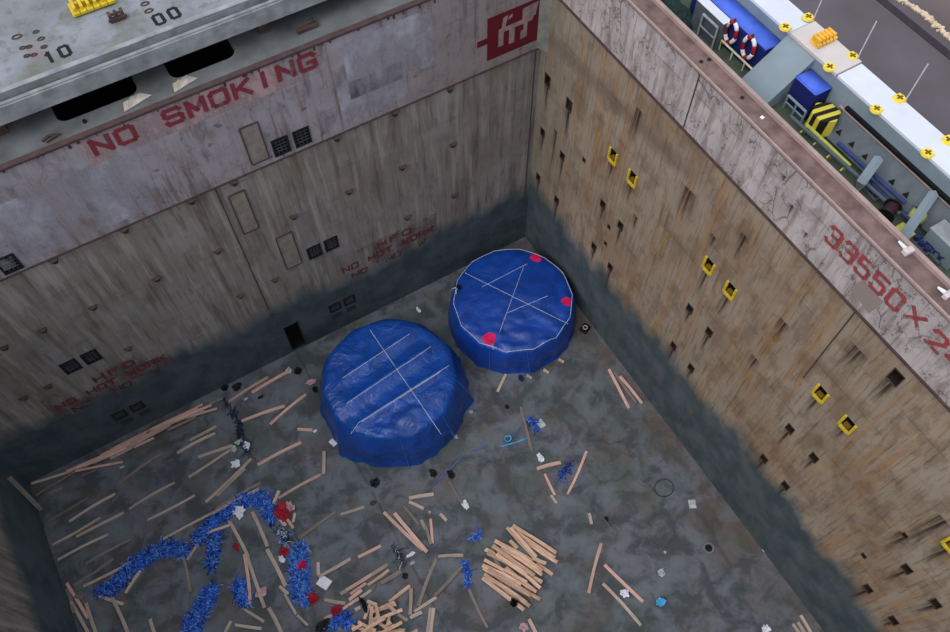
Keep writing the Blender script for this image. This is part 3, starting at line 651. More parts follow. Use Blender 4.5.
# blue canvas covered boxes
def canvas_box(x0, x1, y0, y1, z0, z1, lab):
    t = thing('canvas_covered_box', lab, 'covered box', ((x0+x1)/2, (y0+y1)/2, z0))
    bm = bmesh.new(); box(bm, x0, x1, y0, y1, z0, z1-.06, M=rel(t)); bevel(bm, .03); obj('navy_side', bm, M['navy'], t)
    bm = bmesh.new(); box(bm, x0-.02, x1, y0-.02, y1+.02, z1-.08, z1, M=rel(t)); bevel(bm, .05, 3)
    for v in bm.verts: v.co.z += .03*noise.noise(v.co*2)
    obj('skylit_top', bm, M['cover_blue'], t, smooth=True)
canvas_box(2.56, 3.24, -7.62, -4.3, 15.8, 16.86, 'long blue canvas covered box behind the two lifebuoys')
canvas_box(2.62, 3.24, -9.72, -8.86, 15.8, 16.86, 'short blue canvas covered box beside the yellow and black striped block')
# lifebuoys
for (px, py, lab) in ((731, 32, 'red and white lifebuoy hanging at the left on the rail, nearer the grey locker'), (748.5, 47.5, 'red and white lifebuoy hanging on the rail, nearer the grey bulwark')):
    p = at(px, py, 2.46, 0); t = thing('lifebuoy', lab, 'lifebuoy', p, 0, 'lifebuoys', rot=(0, math.radians(90), 0))
    for i in range(8):
        bm = bmesh.new(); a0, a1 = i*math.pi/4+.2, (i+1)*math.pi/4+.2
        tube(bm, [(.36*math.cos(a0+(a1-a0)*j/5), .22*math.sin(a0+(a1-a0)*j/5), 0) for j in range(6)], .065, 8)
        obj('white_band' if i % 2 == 0 else 'red_band', bm, M['white'] if i % 2 == 0 else M['red'], t, smooth=True)
    bm = bmesh.new(); box(bm, -.5, -.34, -.03, .03, -.03, .03); obj('hanger', bm, M['rust'], t)
# railings
def rail(name, lab, x, y0, y1, z, h, mat, n, r=.03, mids=1):
    t = thing(name, lab, 'railing', (x, (y0+y1)/2, z)); L_ = (y1-y0)/2
    bm = bmesh.new(); tube(bm, [(0, -L_, h), (0, L_, h)], r*1.2, 6); obj('top_rail', bm, mat, t)
    for k in range(mids):
        bm = bmesh.new(); tube(bm, [(0, -L_, h*(k+1)/(mids+1)), (0, L_, h*(k+1)/(mids+1))], r*.8, 6); obj('mid_rail', bm, mat, t)
    for i in range(n):
        y = -L_+2*L_*i/(n-1); bm = bmesh.new(); tube(bm, [(0, y, 0), (0, y, h)], r, 6); obj('post', bm, mat, t)
    return t
rail('deck_railing', 'pale yellowish low railing below the two lifebuoys', 2.38, -7.75, -6.1, 15.8, .34, simple('pale_yellow_rail', (206, 206, 166), .5), 4, .028, 0)
t = thing('yellow_pipe', 'long yellow-green pipe on short brackets along the side deck', 'pipe', (2.2, -10.8, 15.8)); bm = bmesh.new(); a = at(806, 124, 16.1); b = at(850, 166, 16.1)
tube(bm, [inv(t, a), inv(t, b)], .055, 8); obj('pipe', bm, M['olive'], t)
for i in range(4):
    q = a.lerp(b, (i+.15)/3.3); bm = bmesh.new(); tube(bm, [inv(t, q), inv(t, (q.x, q.y, 15.8))], .03, 5); tube(bm, [inv(t, q), inv(t, (q.x-.32, q.y-.05, 16.05))], .03, 5); obj('bracket', bm, M['olive'], t)
for (p0, p1, z, lab, mt) in (((790, 116), (900, 214), 16.15, 'long dark grey pipe running beside the yellow-green pipe', 'shipgrey_dk'), ((838, 143), (905, 203), 16.3, 'upper blue pipe running past the grey posts', 'bluepipe'), ((872, 184), (912, 222), 16.05, 'lower blue pipe near the black drum', 'bluepipe')):
    bm = bmesh.new(); tube(bm, [at(*p0, z), at(*p1, z)], .06, 8); o = obj('deck_pipe', bm, M[mt]); tag(o, lab, 'pipe')
# little railing gate and striped block
t = rail('gate_railing', 'grey framed gate railing in front of the short blue covered box', 2.45, -9.75, -9.0, 15.8, .5, M['shipgrey'], 3, .035, 1)
rail('corner_railing', 'bent grey handrail beside the grey locker', 2.15, -6.0, -5.3, 15.8, .85, simple('pale_grey_rail', (150, 160, 162), .5), 2, .035, 1)
p = at(826, 113, 16.5); t = thing('hazard_block', 'yellow and black striped hexagonal block beside the short blue box', 'hazard block', (p.x, p.y, 15.8))
g = N('hazard_stripes', .6); w_ = g.n('ShaderNodeTexWave', wave_type='BANDS', bands_direction='X'); g.link(g.map((1, 1, 1), (0, 0, 0), (0, 0, math.radians(100))), w_.inputs[0]); w_.inputs['Scale'].default_value = 1.15
g.color(g.mix(g.ramp(w_.outputs['Fac'], .45, .55), lin((26, 22, 16)), lin((206, 190, 70))))
bm = bmesh.new(); cyl(bm, (0, 0), .44, .42, .12, .75, 6); bevel(bm, .02); obj('striped_body', bm, g.m, t)
bm = bmesh.new(); cyl(bm, (0, 0), .3, .3, 0, .12, 12); obj('foot', bm, M['rim_lt'], t)
# black drum, yellow box, blue machinery, lockers
p = at(889, 211, 16.2); t = thing('cable_drum', 'dark reddish black drum on the side deck below the blue pipes', 'drum', (p.x, p.y, 16.2), rot=(0, math.radians(90), .3))
bm = bmesh.new(); cyl(bm, (0, 0), .18, .18, -.2, .2, 18); obj('barrel', bm, simple('dark_maroon', (48, 22, 30), .6), t)
for s in (-1, 1):
    bm = bmesh.new(); cyl(bm, (0, 0), .24, .24, s*.2, s*.24, 18); obj('flange', bm, M['black'], t)
def deck_box(name, px, py, z0, sx, sy, sz, mat, lab, cat, lid=None):
    p = at(px, py, z0+sz); t = thing(name, lab, cat, (p.x, p.y, z0))
    bm = bmesh.new(); box(bm, -sx/2, sx/2, -sy/2, sy/2, 0, sz); bevel(bm, .02); obj('body', bm, mat, t)
    bm = bmesh.new(); box(bm, -sx/2-.02, sx/2+.02, -sy/2-.02, sy/2+.02, sz, sz+.03); bevel(bm, .01); obj('lid', bm, lid or mat, t); return t
deck_box('valve_box', 903, 232, 15.8, .42, .42, .35, M['olive'], 'dull yellow box on the side deck beside the coaming rim', 'box')
deck_box('deck_locker', 952, 238, 15.8, .5, 1.0, .7, M['shipgrey'], 'pale grey locker on the side deck at the right edge', 'locker', M['lip'])
deck_box('deck_locker', 714, 10, 15.8, .3, 1.3, 1.0, M['shipgrey_dk'], 'dark grey locker with a white lid beside the long blue box', 'locker', M['deckwhite'])
for px, py, lab in ((872, 190, 'blue valve cluster on the side deck left of the black drum'), (921, 244, 'blue valve cluster on the side deck, the one nearer the fallen white fitting'), (935, 252, 'small blue valve cluster on the deck nearest the right edge')):
    p = at(px, py, 15.95); t = thing('valve_cluster', lab, 'valve', (p.x, p.y, 15.8), -.1, 'blue valve clusters')
    bm = bmesh.new(); box(bm, -.13, .13, -.32, .32, 0, .12); bevel(bm, .02); obj('base', bm, M['shipgrey_dk'], t)
    for i in range(3):
        bm = bmesh.new(); y = -.2+.2*i; cyl(bm, (0, y), .07, .06, .12, .25, 10); obj('valve', bm, M['bluepipe'], t)
        bm = bmesh.new(); tube(bm, [(.1*math.cos(a_*math.pi/4), y+.1*math.sin(a_*math.pi/4), .28) for a_ in range(8)], .02, 5, closed=True); obj('handwheel', bm, M['navy'], t)
for px, py, lab in ((917, 216, 'yellow hose reel between the two grey posts, lower one'), (932, 197, 'yellow hose reel beyond the grey post, upper one')):
    p = at(px, py, 16.1); t = thing('hose_reel', lab, 'hose reel', (p.x, p.y, 16.1), rot=(math.radians(90), 0, .4), group='yellow hose reels')
    bm = bmesh.new(); cyl(bm, (0, 0), .16, .16, -.2, .2, 14); obj('drum', bm, M['olive'], t)
    for s in (-1, 1):
        bm = bmesh.new(); cyl(bm, (0, 0), .2, .2, s*.2, s*.24, 14); obj('disc', bm, M['shipgrey_dk'], t)
    bm = bmesh.new(); box(bm, -.04, .04, -.3, -.16, -.12, .12); obj('stand', bm, M['black'], t)
# lumpy sheet added at the top, dark green for the deck in shade
bm = bmesh.new(); bmesh.ops.create_grid(bm, x_segments=26, y_segments=40, size=1)
for v in bm.verts:
    x, y = v.co.x, v.co.y; e_ = max(0, 1-max(abs(x), abs(y))**4)
    v.co = Vector((x*.55, y*1.7, e_*(.25+.35*abs(noise.noise(Vector((x*3, y*5, 1))))+.15*noise.noise(Vector((x*9, y*12, 4))))))
o = obj('shaded_deck_sheet', bm, M['dkgreen'], smooth=True); o.location = (2.05, -3.3, 15.81); tag(o, 'dark green sheet standing in for shade on the side deck at the top edge', 'shade sheet')
# white fittings on the coaming flange
for (pa, pb, lab) in (((899, 241), (910, 254), 'white metal fitting lying on the brown coaming flange near the yellow box'), ((938, 287), (950, 297), 'white metal fitting lying on the brown coaming flange at the right edge')):
    a = at(*pa, ZR+.06); b = at(*pb, ZR+.06); t = thing('loose_fitting', lab, 'fitting', (a.x, a.y, ZR), math.atan2((b-a).y, (b-a).x), 'white fittings on the flange'); l = (b-a).length
    bm = bmesh.new(); tube(bm, [(0, 0, .05), (l*.65, 0, .07)], [.03, .06], 8); obj('rod', bm, M['white'], t)
    bm = bmesh.new(); box(bm, l*.6, l, -.13, .13, 0, .16); bevel(bm, .02); obj('block', bm, simple('pale_pink_grey', (196, 182, 182), .6), t)
# bits on flange
for px, py in ((701, 62), (709, 60), (742, 98), (762, 118)):
    p = at(px, py, ZR); bm = bmesh.new(); box(bm, -.05, .05, -.05, .05, 0, .04); bevel(bm, .01); o = obj('rust_flake', bm, M['black'] if px != 762 else M['white']); o.location = (min(p.x, .5), p.y, ZR); o.rotation_euler.z = px
    tag(o, {701: 'left dark flake on the coaming flange below the lifebuoys', 709: 'dark flake on the coaming flange just right of another one', 742: 'dark flake on the flange beside the grey bulwark', 762: 'white chip on the coaming flange in front of the short blue box'}[px], 'flake')

# ---------------------------------------------------------------- tarpaulin-covered drums
def make_tarp(name, label, c, Rt, Rb, h, dome, mat, seed, ridges=(), poly=0, NA=144, fa=.26):
    t = thing(name, label, 'tarpaulin cover', (c[0], c[1], 0))
    def Rtop(a):
        if not poly: return Rt*(1+.025*noise.noise(Vector((math.cos(a)*2, math.sin(a)*2, seed))))
        k = 2*math.pi/poly; q = (a % k)-k/2; return Rt*math.cos(k/2)/math.cos(q)*1.0
    def ztop(x, y):
        r = min(1, math.hypot(x, y)/Rt); z = h+dome*(1-r*r)
        z += .09*noise.noise(Vector((x*.7, y*.7, seed)))+.03*noise.noise(Vector((x*2.4, y*2.4, seed+3)))
        fr = max(0, min(1, (-.35*x-.94*y-.6)/1.2)); z += fr*.10*(abs(noise.noise(Vector((x*1.6+y, y*1.1, seed+5))))*2-.6)
        for (ax, ay, bx, by, hh, ww) in ridges:
            d = Vector((bx-ax, by-ay)); L_ = d.length; d /= L_; u = (x-ax)*d.x+(y-ay)*d.y; v = (x-ax)*-d.y+(y-ay)*d.x
            z += hh*math.exp(-(v/ww)**2)*max(0, min(1, (u+.3)/.6))*max(0, min(1, (L_+.3-u)/.6))
        return z-.14*max(0, (r-.86)/.14)**2
    bm = bmesh.new(); NR, NS = 26, 14; rings = []
    cen = bm.verts.new((0, 0, ztop(0, 0)))
    for i in range(1, NR+1):
        ring = []
        for j in range(NA):
            a = 2*math.pi*j/NA; r = Rtop(a)*i/NR; x, y = r*math.cos(a), r*math.sin(a); ring.append(bm.verts.new((x, y, ztop(x, y))))
        rings.append(ring)
    for i in range(1, NS+1):
        f = i/NS; ring = []
        for j in range(NA):
            a = 2*math.pi*j/NA; fold = noise.noise(Vector((math.cos(a)*3.2, math.sin(a)*3.2, seed+f*.5)))+.6*noise.noise(Vector((math.cos(a)*8, math.sin(a)*8, seed+9+f)))
            e = ztop(Rtop(a)*math.cos(a), Rtop(a)*math.sin(a)); r = Rtop(a)+(Rb-Rt)*(f**.8)+fold*fa*f**1.1+.08*math.sin(f*math.pi)
            z = e*(1-f)+.015*f
            if f > .88: r += (f-.88)*.9*(.6+abs(fold))
            ring.append(bm.verts.new((r*math.cos(a), r*math.sin(a), max(.012, z))))
        rings.append(ring)
    for j in range(NA): bm.faces.new((cen, rings[0][j], rings[0][(j+1) % NA]))
    for A, B in zip(rings[:-1], rings[1:]):
        for j in range(NA): bm.faces.new((A[j], B[j], B[(j+1) % NA], A[(j+1) % NA]))
    obj('sheet', bm, mat, t, smooth=True)
    return t, ztop, Rtop
def rope_px(t, zt, h, pts, r=.011, lab=None, mat='rope'):
    P = []
    for (a, b), (c, d) in zip(pts[:-1], pts[1:]):
        for k in range(25):
            p = at(a+(c-a)*k/24, b+(d-b)*k/24, h); q = p-t.location
            z = zt(q.x, q.y); p = at(a+(c-a)*k/24, b+(d-b)*k/24, z); q = p-t.location; P.append((q.x, q.y, zt(q.x, q.y)+r*.8))
    bm = bmesh.new(); tube(bm, P, r, 5); obj('rope', bm, M[mat], t)
def side_rope(t, Rtop, zt, Rb, Rt, a, r=.02):
    P = []
    for k in range(9):
        f = k/8; rr = Rtop(a)+(Rb-Rt)*(f**.8)+.2*f+.05; P.append((rr*math.cos(a+.04*f), rr*math.sin(a+.04*f), max(.03, zt(Rtop(a)*math.cos(a), Rtop(a)*math.sin(a))*(1-f))))
    bm = bmesh.new(); tube(bm, P, r, 5); obj('tie_rope', bm, M['brope'], t)

cL = at(394, 384, 2.1); cL = (-9.76, -4.42)
def rd(px0, py0, px1, py1, hh, ww, h=2.25):
    a, b = at(px0, py0, h), at(px1, py1, h); return (a.x-cL[0], a.y-cL[1], b.x-cL[0], b.y-cL[1], hh, ww)
ridL = [rd(343, 378, 410, 334, .10, .16), rd(347, 404, 431, 347, .12, .16), rd(355, 428, 449, 366, .13, .16), rd(375, 440, 446, 392, .10, .3), rd(345, 391, 420, 340, -.08, .3), rd(350, 416, 440, 356, -.09, .3)]
tl, zl, RL = make_tarp('tarpaulin_covered_drum', 'front-left large round drum wrapped in creased blue tarpaulin with parallel white ropes', cL, 2.90, 3.32, 2.2, .12, M['tarp'], 1.3, ridL, 11)
for pts in ([(342.7, 378), (409.7, 334)], [(346.5, 403.7), (431, 346.7)], [(351, 434), (359, 422.7), (449, 365.7)], [(362, 422), (440, 372)], [(370, 330), (410, 388.5), (441, 434)]):
    rope_px(tl, zl, 2.2, pts)
for a in (-1.9, -1.2, -.6): side_rope(tl, RL, zl, 3.32, 2.90, a, .014)
cR = (-3.02, -3.6)
tr, zr, RR = make_tarp('tarpaulin_covered_drum', 'rear-right round drum wrapped in smooth blue tarpaulin with pink spots and rim rope', cR, 2.80, 2.98, 1.75, .10, M['tarp2'], 4.7, [], 14, fa=.12)
for pts in ([(465, 273), (568, 324)], [(482, 287), (527, 264)], [(506, 313.5), (547.6, 296)], [(523.5, 267), (499.5, 332.5)], [(493, 344), (493, 350)]):
    rope_px(tr, zr, 1.8, pts, .010)
bm = bmesh.new(); P = []
for i in range(56):
    a = 2*math.pi*i/56; r = RR(a)*.975; P.append((r*math.cos(a), r*math.sin(a), zr(r*math.cos(a), r*math.sin(a))+.03))
tube(bm, P, .013, 5, closed=True); obj('rim_rope', bm, M['rope'], tr)
for a in (-1.9, -2.5): side_rope(tr, RR, zr, 2.98, 2.80, a, .012)
for k, (px, py, r) in enumerate(((536, 257, .26), (566.5, 301, .24), (489, 338, .30))):
    p = at(px, py, 1.8)-tr.location; bm = bmesh.new(); n = 18; c0 = bm.verts.new((p.x, p.y, zr(p.x, p.y)+.012)); rg = []
    for ring in (.5, 1.0):
        rg.append([bm.verts.new((p.x+r*ring*math.cos(a_)*(1+.15*math.sin(5*a_+k)), p.y+r*ring*math.sin(a_)*(1+.15*math.sin(3*a_)), 0)) for a_ in [2*math.pi*i/n for i in range(n)]])
    for q in rg:
        for v in q: v.co.z = zr(v.co.x, v.co.y)+.012
    for i in range(n):
        bm.faces.new((c0, rg[0][i], rg[0][(i+1) % n])); bm.faces.new((rg[0][i], rg[1][i], rg[1][(i+1) % n], rg[0][(i+1) % n]))
    o = obj('pink_spot', bm, M['magenta'], tr); o['label'] = 'magenta painted spot'

# ---------------------------------------------------------------- lumber
placed = []
def plank(x0, y0, x1, y1, w=.15, th=.05, mat='wood', z=None, maxz=2.0, name='lumber_plank', lift=True):
    w *= .78
    def cl(p): return Vector((max(XL+.12, min(-.12, p.x)), min(-.12, p.y), p.z))
    a, b = cl(at(x0, y0, .03)), cl(at(x1, y1, .03))
    zb = 0.004
    if lift:
        n = 14; pts = [a.lerp(b, (i+.5)/n).xy for i in range(n)]
        for (A, B, W_, top) in placed:
            d = B-A; L2 = d.length_squared
            for q in pts:
                t_ = max(0, min(1, (q-A).dot(d)/L2)) if L2 else 0
                if (q-(A+d*t_)).length < (w+W_)*.5: zb = max(zb, top+.003); break
    if z is not None: zb = max(zb, z)
    zb = zb if zb < maxz else maxz+random.uniform(0, .03)
    a, b = cl(at(x0, y0, zb+th)), cl(at(x1, y1, zb+th)); L_ = (b-a).length
    placed.append((a.xy, b.xy, w, zb+th))
    bm = bmesh.new(); n = 4; bow = random.uniform(-.02, .02)*L_; rows = []
    for i in range(n+1):
        u = i/n; x = (u-.5)*L_; o_ = bow*(1-(2*u-1)**2); ww = w*random.uniform(.94, 1.04)
        rows.append([bm.verts.new((x, o_+s*ww/2, zz)) for s, zz in ((-1, 0), (1, 0), (1, th), (-1, th))])
    for A, B in zip(rows[:-1], rows[1:]):
        for j in range(4): bm.faces.new((A[j], A[(j+1) % 4], B[(j+1) % 4], B[j]))
    bm.faces.new(rows[0][::-1]); bm.faces.new(rows[-1]); bmesh.ops.recalc_face_normals(bm, faces=bm.faces[:])
    o = obj(name, bm, M[mat]); c = (a+b)/2; o.location = (c.x, c.y, zb); o.rotation_euler.z = math.atan2(b.y-a.y, b.x-a.x)
    o['_len'] = L_
    return o
def lay(items, group, fmt, key, **kw):
    os_ = []
    for it in items:
        m_ = kw.get('mat', 'wood'); w = kw.get('w', .15)
        if len(it) > 4: m_ = it[4]
        if len(it) > 5: w = it[5]
        os_.append(plank(*it[:4], w=w*random.uniform(.88, 1.12), th=kw.get('th', .05), mat=m_, maxz=kw.get('maxz', .058)))
    os_.sort(key=lambda o: key(o.location))
    for i, o in enumerate(os_):
        L_ = o['_len']; del o['_len']
        ln = 'stubby' if L_ < .7 else 'short' if L_ < 1.3 else 'medium' if L_ < 2.2 else 'long'
        tone = {'wood': 'pale', 'wood_pink': 'pinkish', 'wood_fresh': 'fresh', 'wood_dull': 'dirty'}[o.data.materials[0].name and [k for k in M if M[k] == o.data.materials[0]][0]]
        tag(o, fmt.format(ln=ln, tone=tone, o=(ORD[i] or '')), 'plank', group)
    return os_
P_, D_, F_ = 'wood_pink', 'wood_dull', 'wood_fresh'
# bundle of laths along the foot of the back wall
lay([(158.7, 426, 110, 450, P_), (148, 436.7, 110, 458, P_), (152, 432.5, 76, 469, P_), (118, 449, 80, 467.5, P_), (130, 443, 84, 466, P_), (140, 439, 92, 463, P_), (163, 427, 114, 452, P_),
     (202.4, 404.4, 159.4, 425.3, P_), (203.7, 409, 160.6, 427.8, F_), (211.3, 405, 167, 424, P_), (217, 408.5, 186, 417.5), (154, 437.5, 134, 447, P_), (196, 416.7, 167.6, 430, D_), (146, 433, 100, 456, P_), (190, 411, 150, 430, P_), (125, 446, 88, 462, P_), (222, 398, 209, 404, D_), (175, 421, 130, 443, P_), (198, 408, 150, 431, P_), (140, 441, 96, 461, P_), (170, 425, 126, 447), (110, 453, 66, 472, P_)],
    'laths bundled along the back wall', '{ln} {tone} lath in the bundle along the back wall, {o}from its right end', lambda l: -l.x, w=.15, maxz=.16)
# slanting rows at the left
lay([(21.5, 485.3, 72, 470.8), (31.6, 497.3, 75, 471, D_), (75, 471, 122.7, 461.8, P_), (42, 524.6, 88.6, 497, D_), (69, 521.4, 115, 493.5), (100, 517.6, 51, 545.5), (76, 536.6, 123.3, 512.7),
     (57.6, 559.7, 108, 534.4), (85.7, 563.4, 130.6, 539, D_), (73.4, 585.7, 113.3, 558.5, D_), (83.5, 586, 132, 561.5), (48.7, 493.5, 62, 487.8, D_), (81, 476.5, 96, 469.5, D_),
     (119.5, 483, 162.5, 452.5, D_), (129, 508.8, 174.5, 482.3), (147.3, 520, 194.8, 495), (163, 539, 212.6, 512.5)],
    'planks in slanting rows at the left', '{ln} {tone} plank in the slanting rows at left, {o}nearest the left corner', lambda l: (l-Vector((XL, 0, 0))).length, w=.14)
a = at(9, 477, XL+.10, 0); b = at(38.6, 511.3, .05); b.x = max(b.x, XL+.15); bm = bmesh.new(); L_ = (b-a).length; box(bm, -L_/2, L_/2, -.09, .09, -.03, .03); bevel(bm, .006)
o = obj('lumber_plank', bm, M['wood_dull']); o.location = (a+b)/2; o.rotation_euler = (b-a).to_track_quat('X', 'Z').to_euler(); tag(o, 'broad dirty plank leaning against the left wall in the far left corner', 'plank')
# tangle at the left wall foot
lay([(62.6, 590.6, 72, 602, D_), (70.8, 601.4, 92, 640), (66.5, 583, 88, 618, P_), (86, 602.6, 98, 638), (67.7, 606.4, 72, 614, D_), (74, 596.3, 83, 598, D_), (98.7, 595.7, 123.4, 604), (112, 597.6, 130, 638), (150, 619, 157, 640)],
    'planks at the left wall foot', '{ln} {tone} plank in the lower left tangle, {o}nearest the left wall', lambda l: l.x, w=.17)
# mid-left, between the back wall and the strapping
lay([(189.7, 440, 216.3, 426), (177, 452.8, 215, 433), (198, 457, 232, 445.5), (188.5, 477, 231, 449), (205.7, 502, 251.3, 458.4), (216.5, 495.7, 245, 468.5), (216.5, 508.4, 260.8, 482.4, D_), (212, 513.4, 259, 488.7),
     (257.6, 464.7, 301.3, 442, P_), (278.5, 498, 321, 474.4, P_), (228, 402, 267.8, 377, P_), (251.6, 392.4, 290, 370.3, P_), (241.3, 421, 284.7, 405.7, P_), (270, 424, 306, 394, P_), (297.3, 429, 312, 430, P_), (324, 451, 323.5, 474)],
    'planks between the back wall and the strapping', '{ln} {tone} plank lying left of the front drum, {o}nearest the doorway', lambda l: (l-Vector((-12.4, 0, 0))).length, w=.16)
# among the blue strapping
lay([(125.3, 593, 140.5, 570.4, 'wood'), (179.5, 544, 190.5, 592, D_), (187, 560, 202.5, 537), (242.4, 608.3, 264, 621.6), (234.8, 624.8, 261.4, 628.6), (224.7, 634, 231, 621), (229, 520.4, 248.5, 557, 'wood', .17), (246, 552, 264.6, 607.7, 'wood', .17), (244.3, 554, 250, 600, P_, .17), (268.6, 607.7, 282, 634, 'wood', .17),
     (252.3, 511.5, 267.5, 546.3, 'wood', .17), (267, 549, 285.7, 586, 'wood', .17), (279.4, 586, 288, 594), (284.4, 593.8, 296, 614), (297, 615, 308, 625.4), (205, 533, 229.5, 525), (272, 505.8, 279, 490.6), (269.4, 508.4, 285.8, 525.4, P_), (277, 503.3, 293.4, 528, P_), (294.7, 512.8, 293, 522), (301.5, 599, 302, 606), (318, 562, 318.6, 575)],
    'planks among the blue strapping', '{ln} {tone} plank among the blue strapping heaps, {o}from the left', lambda l: l.x, w=.15)
# centre of the floor
lay([(298.5, 538, 335.8, 511.5, D_), (340.5, 514.3, 364.6, 506.7), (383.8, 512, 423, 550, P_, .19), (394.5, 513, 427, 552, P_, .19), (409, 498, 433.8, 494, 'wood', .2), (409, 501.6, 423.7, 508.6), (428, 511.8, 431, 512.4), (403.4, 506, 419, 525, D_), (421, 520, 425.6, 529), (430.6, 518.7, 432.5, 543.4, P_), (425.5, 526, 431, 544, D_), (440, 513.7, 446.5, 520.6), (449, 480.8, 462.3, 503.5, D_),
     (358, 557, 381, 545.6, P_), (318.5, 576.4, 350.5, 558.5), (506, 374, 497.5, 391.5), (520.8, 406.6, 532, 451, D_), (537, 468.6, 560.8, 462.3, P_, .18), (544.8, 473.7, 555, 495, P_), (551, 495, 556.7, 503), (586.6, 451, 567.6, 494, P_), (609, 369, 629, 408, P_), (614, 371, 636, 402, D_), (620, 376, 642, 403, P_)],
    'planks across the middle of the floor', '{ln} {tone} plank on the middle floor, {o}nearest the rear-right drum', lambda l: (l-Vector((cR[0], cR[1], 0))).length, w=.15)
lay([(589, 513, 591.6, 524), (588.7, 593, 601.4, 543, P_, .18), (604.5, 564.5, 643.3, 601.7, P_, .18), (603, 583.4, 641, 625.4, 'wood', .17), (800.8, 615, 812, 634), (793, 623.8, 803, 638), (798, 622, 809, 640), (529, 619, 540, 640, P_), (469, 589, 487.4, 627.4, D_)],
    'planks on the right part of the floor', '{ln} {tone} plank on the right of the floor, {o}nearest the right wall', lambda l: -l.x, w=.15)
lay([(340.3, 593.8, 387.7, 564), (367.5, 585, 389, 569.7, F_), (380.8, 583, 401, 571, D_, .2), (342.8, 609, 371.3, 590.6, P_), (324.4, 619, 337.7, 611.5, P_), (324.4, 599.5, 345.3, 603.3), (350.4, 594, 366, 583, P_), (349, 600, 362, 590, P_), (375, 583.6, 371, 592, D_), (389, 602, 410, 585.5, F_), (411, 588, 410, 614.7), (410, 617.8, 422, 612), (414.3, 611.5, 436.5, 597), (418, 606, 436.4, 558, D_), (434, 596, 462, 566, D_), (438, 556.3, 463.3, 555.3), (427, 636, 430.6, 607.7), (430.6, 636, 434, 607.7), (398, 614, 407.3, 620.4), (398.5, 634, 400, 628), (410, 634, 417.5, 630), (355, 610, 360.5, 607), (355, 601, 371, 590), (346, 590, 372, 574, P_)],
    'planks around the criss-cross jumble', '{ln} {tone} plank scattered around the lumber jumble, {o}from the left', lambda l: l.x, w=.16)
lay([(355, 634, 405, 630, F_), (352, 626, 392, 640, F_), (368, 640, 372, 606, F_), (385, 640, 390, 614, F_), (370.6, 612.8, 394.7, 602, F_), (374, 611, 396, 604, F_), (364.3, 619, 370.6, 602.6, F_), (367, 601, 377, 605, F_), (358, 621.6, 375.7, 630.5, F_), (370.6, 626.7, 378, 615, F_), (383.3, 628, 391, 622, F_), (388, 629, 394.7, 625, F_), (369.4, 616.5, 388.4, 629, F_), (377, 620, 402.3, 609.6, F_), (352, 630, 362, 624, F_), (376, 606, 380, 622, F_), (386, 604, 396, 612, F_), (360, 634, 385, 618, F_), (378, 634, 402, 622, F_)],
    'criss-cross jumble of fresh lumber', '{ln} {tone} plank in the criss-cross jumble, {o}nearest the back wall', lambda l: -l.y, w=.16, th=.045, maxz=2)
def st(x0, y0, x1, y1): return (470+x0/5.267, 512+y0/5.267, 470+x1/5.267, 512+y1/5.267)
stack = []
for q in ((110, 190, 250, 500), (180, 170, 330, 470), (90, 260, 200, 440), (250, 200, 350, 400)): stack.append((*st(*q), D_))
for q in ((120, 310, 370, 460), (75, 250, 330, 410), (190, 290, 350, 420), (80, 195, 320, 350), (240, 290, 380, 370), (210, 150, 250, 190), (350, 270, 435, 330), (90, 215, 300, 330), (70, 295, 300, 430), (150, 160, 330, 260), (160, 190, 380, 330), (65, 280, 270, 380),
          (235, 110, 460, 265), (75, 325, 315, 495), (65, 345, 285, 515), (85, 340, 300, 480), (120, 175, 340, 335), (130, 150, 380, 310), (230, 90, 450, 240), (225, 70, 455, 215), (195, 80, 340, 240), (215, 80, 350, 235), (95, 300, 320, 440), (180, 300, 300, 370), (140, 220, 300, 330), (330, 240, 400, 270), (290, 330, 370, 400)):
    stack.append((*st(*q), F_))
so_ = lay(stack, 'planks in the tidy lumber stack', '{ln} {tone} plank in the tidy lumber stack, {o}from its left side', lambda l: l.x, w=.19, th=.055, maxz=2)

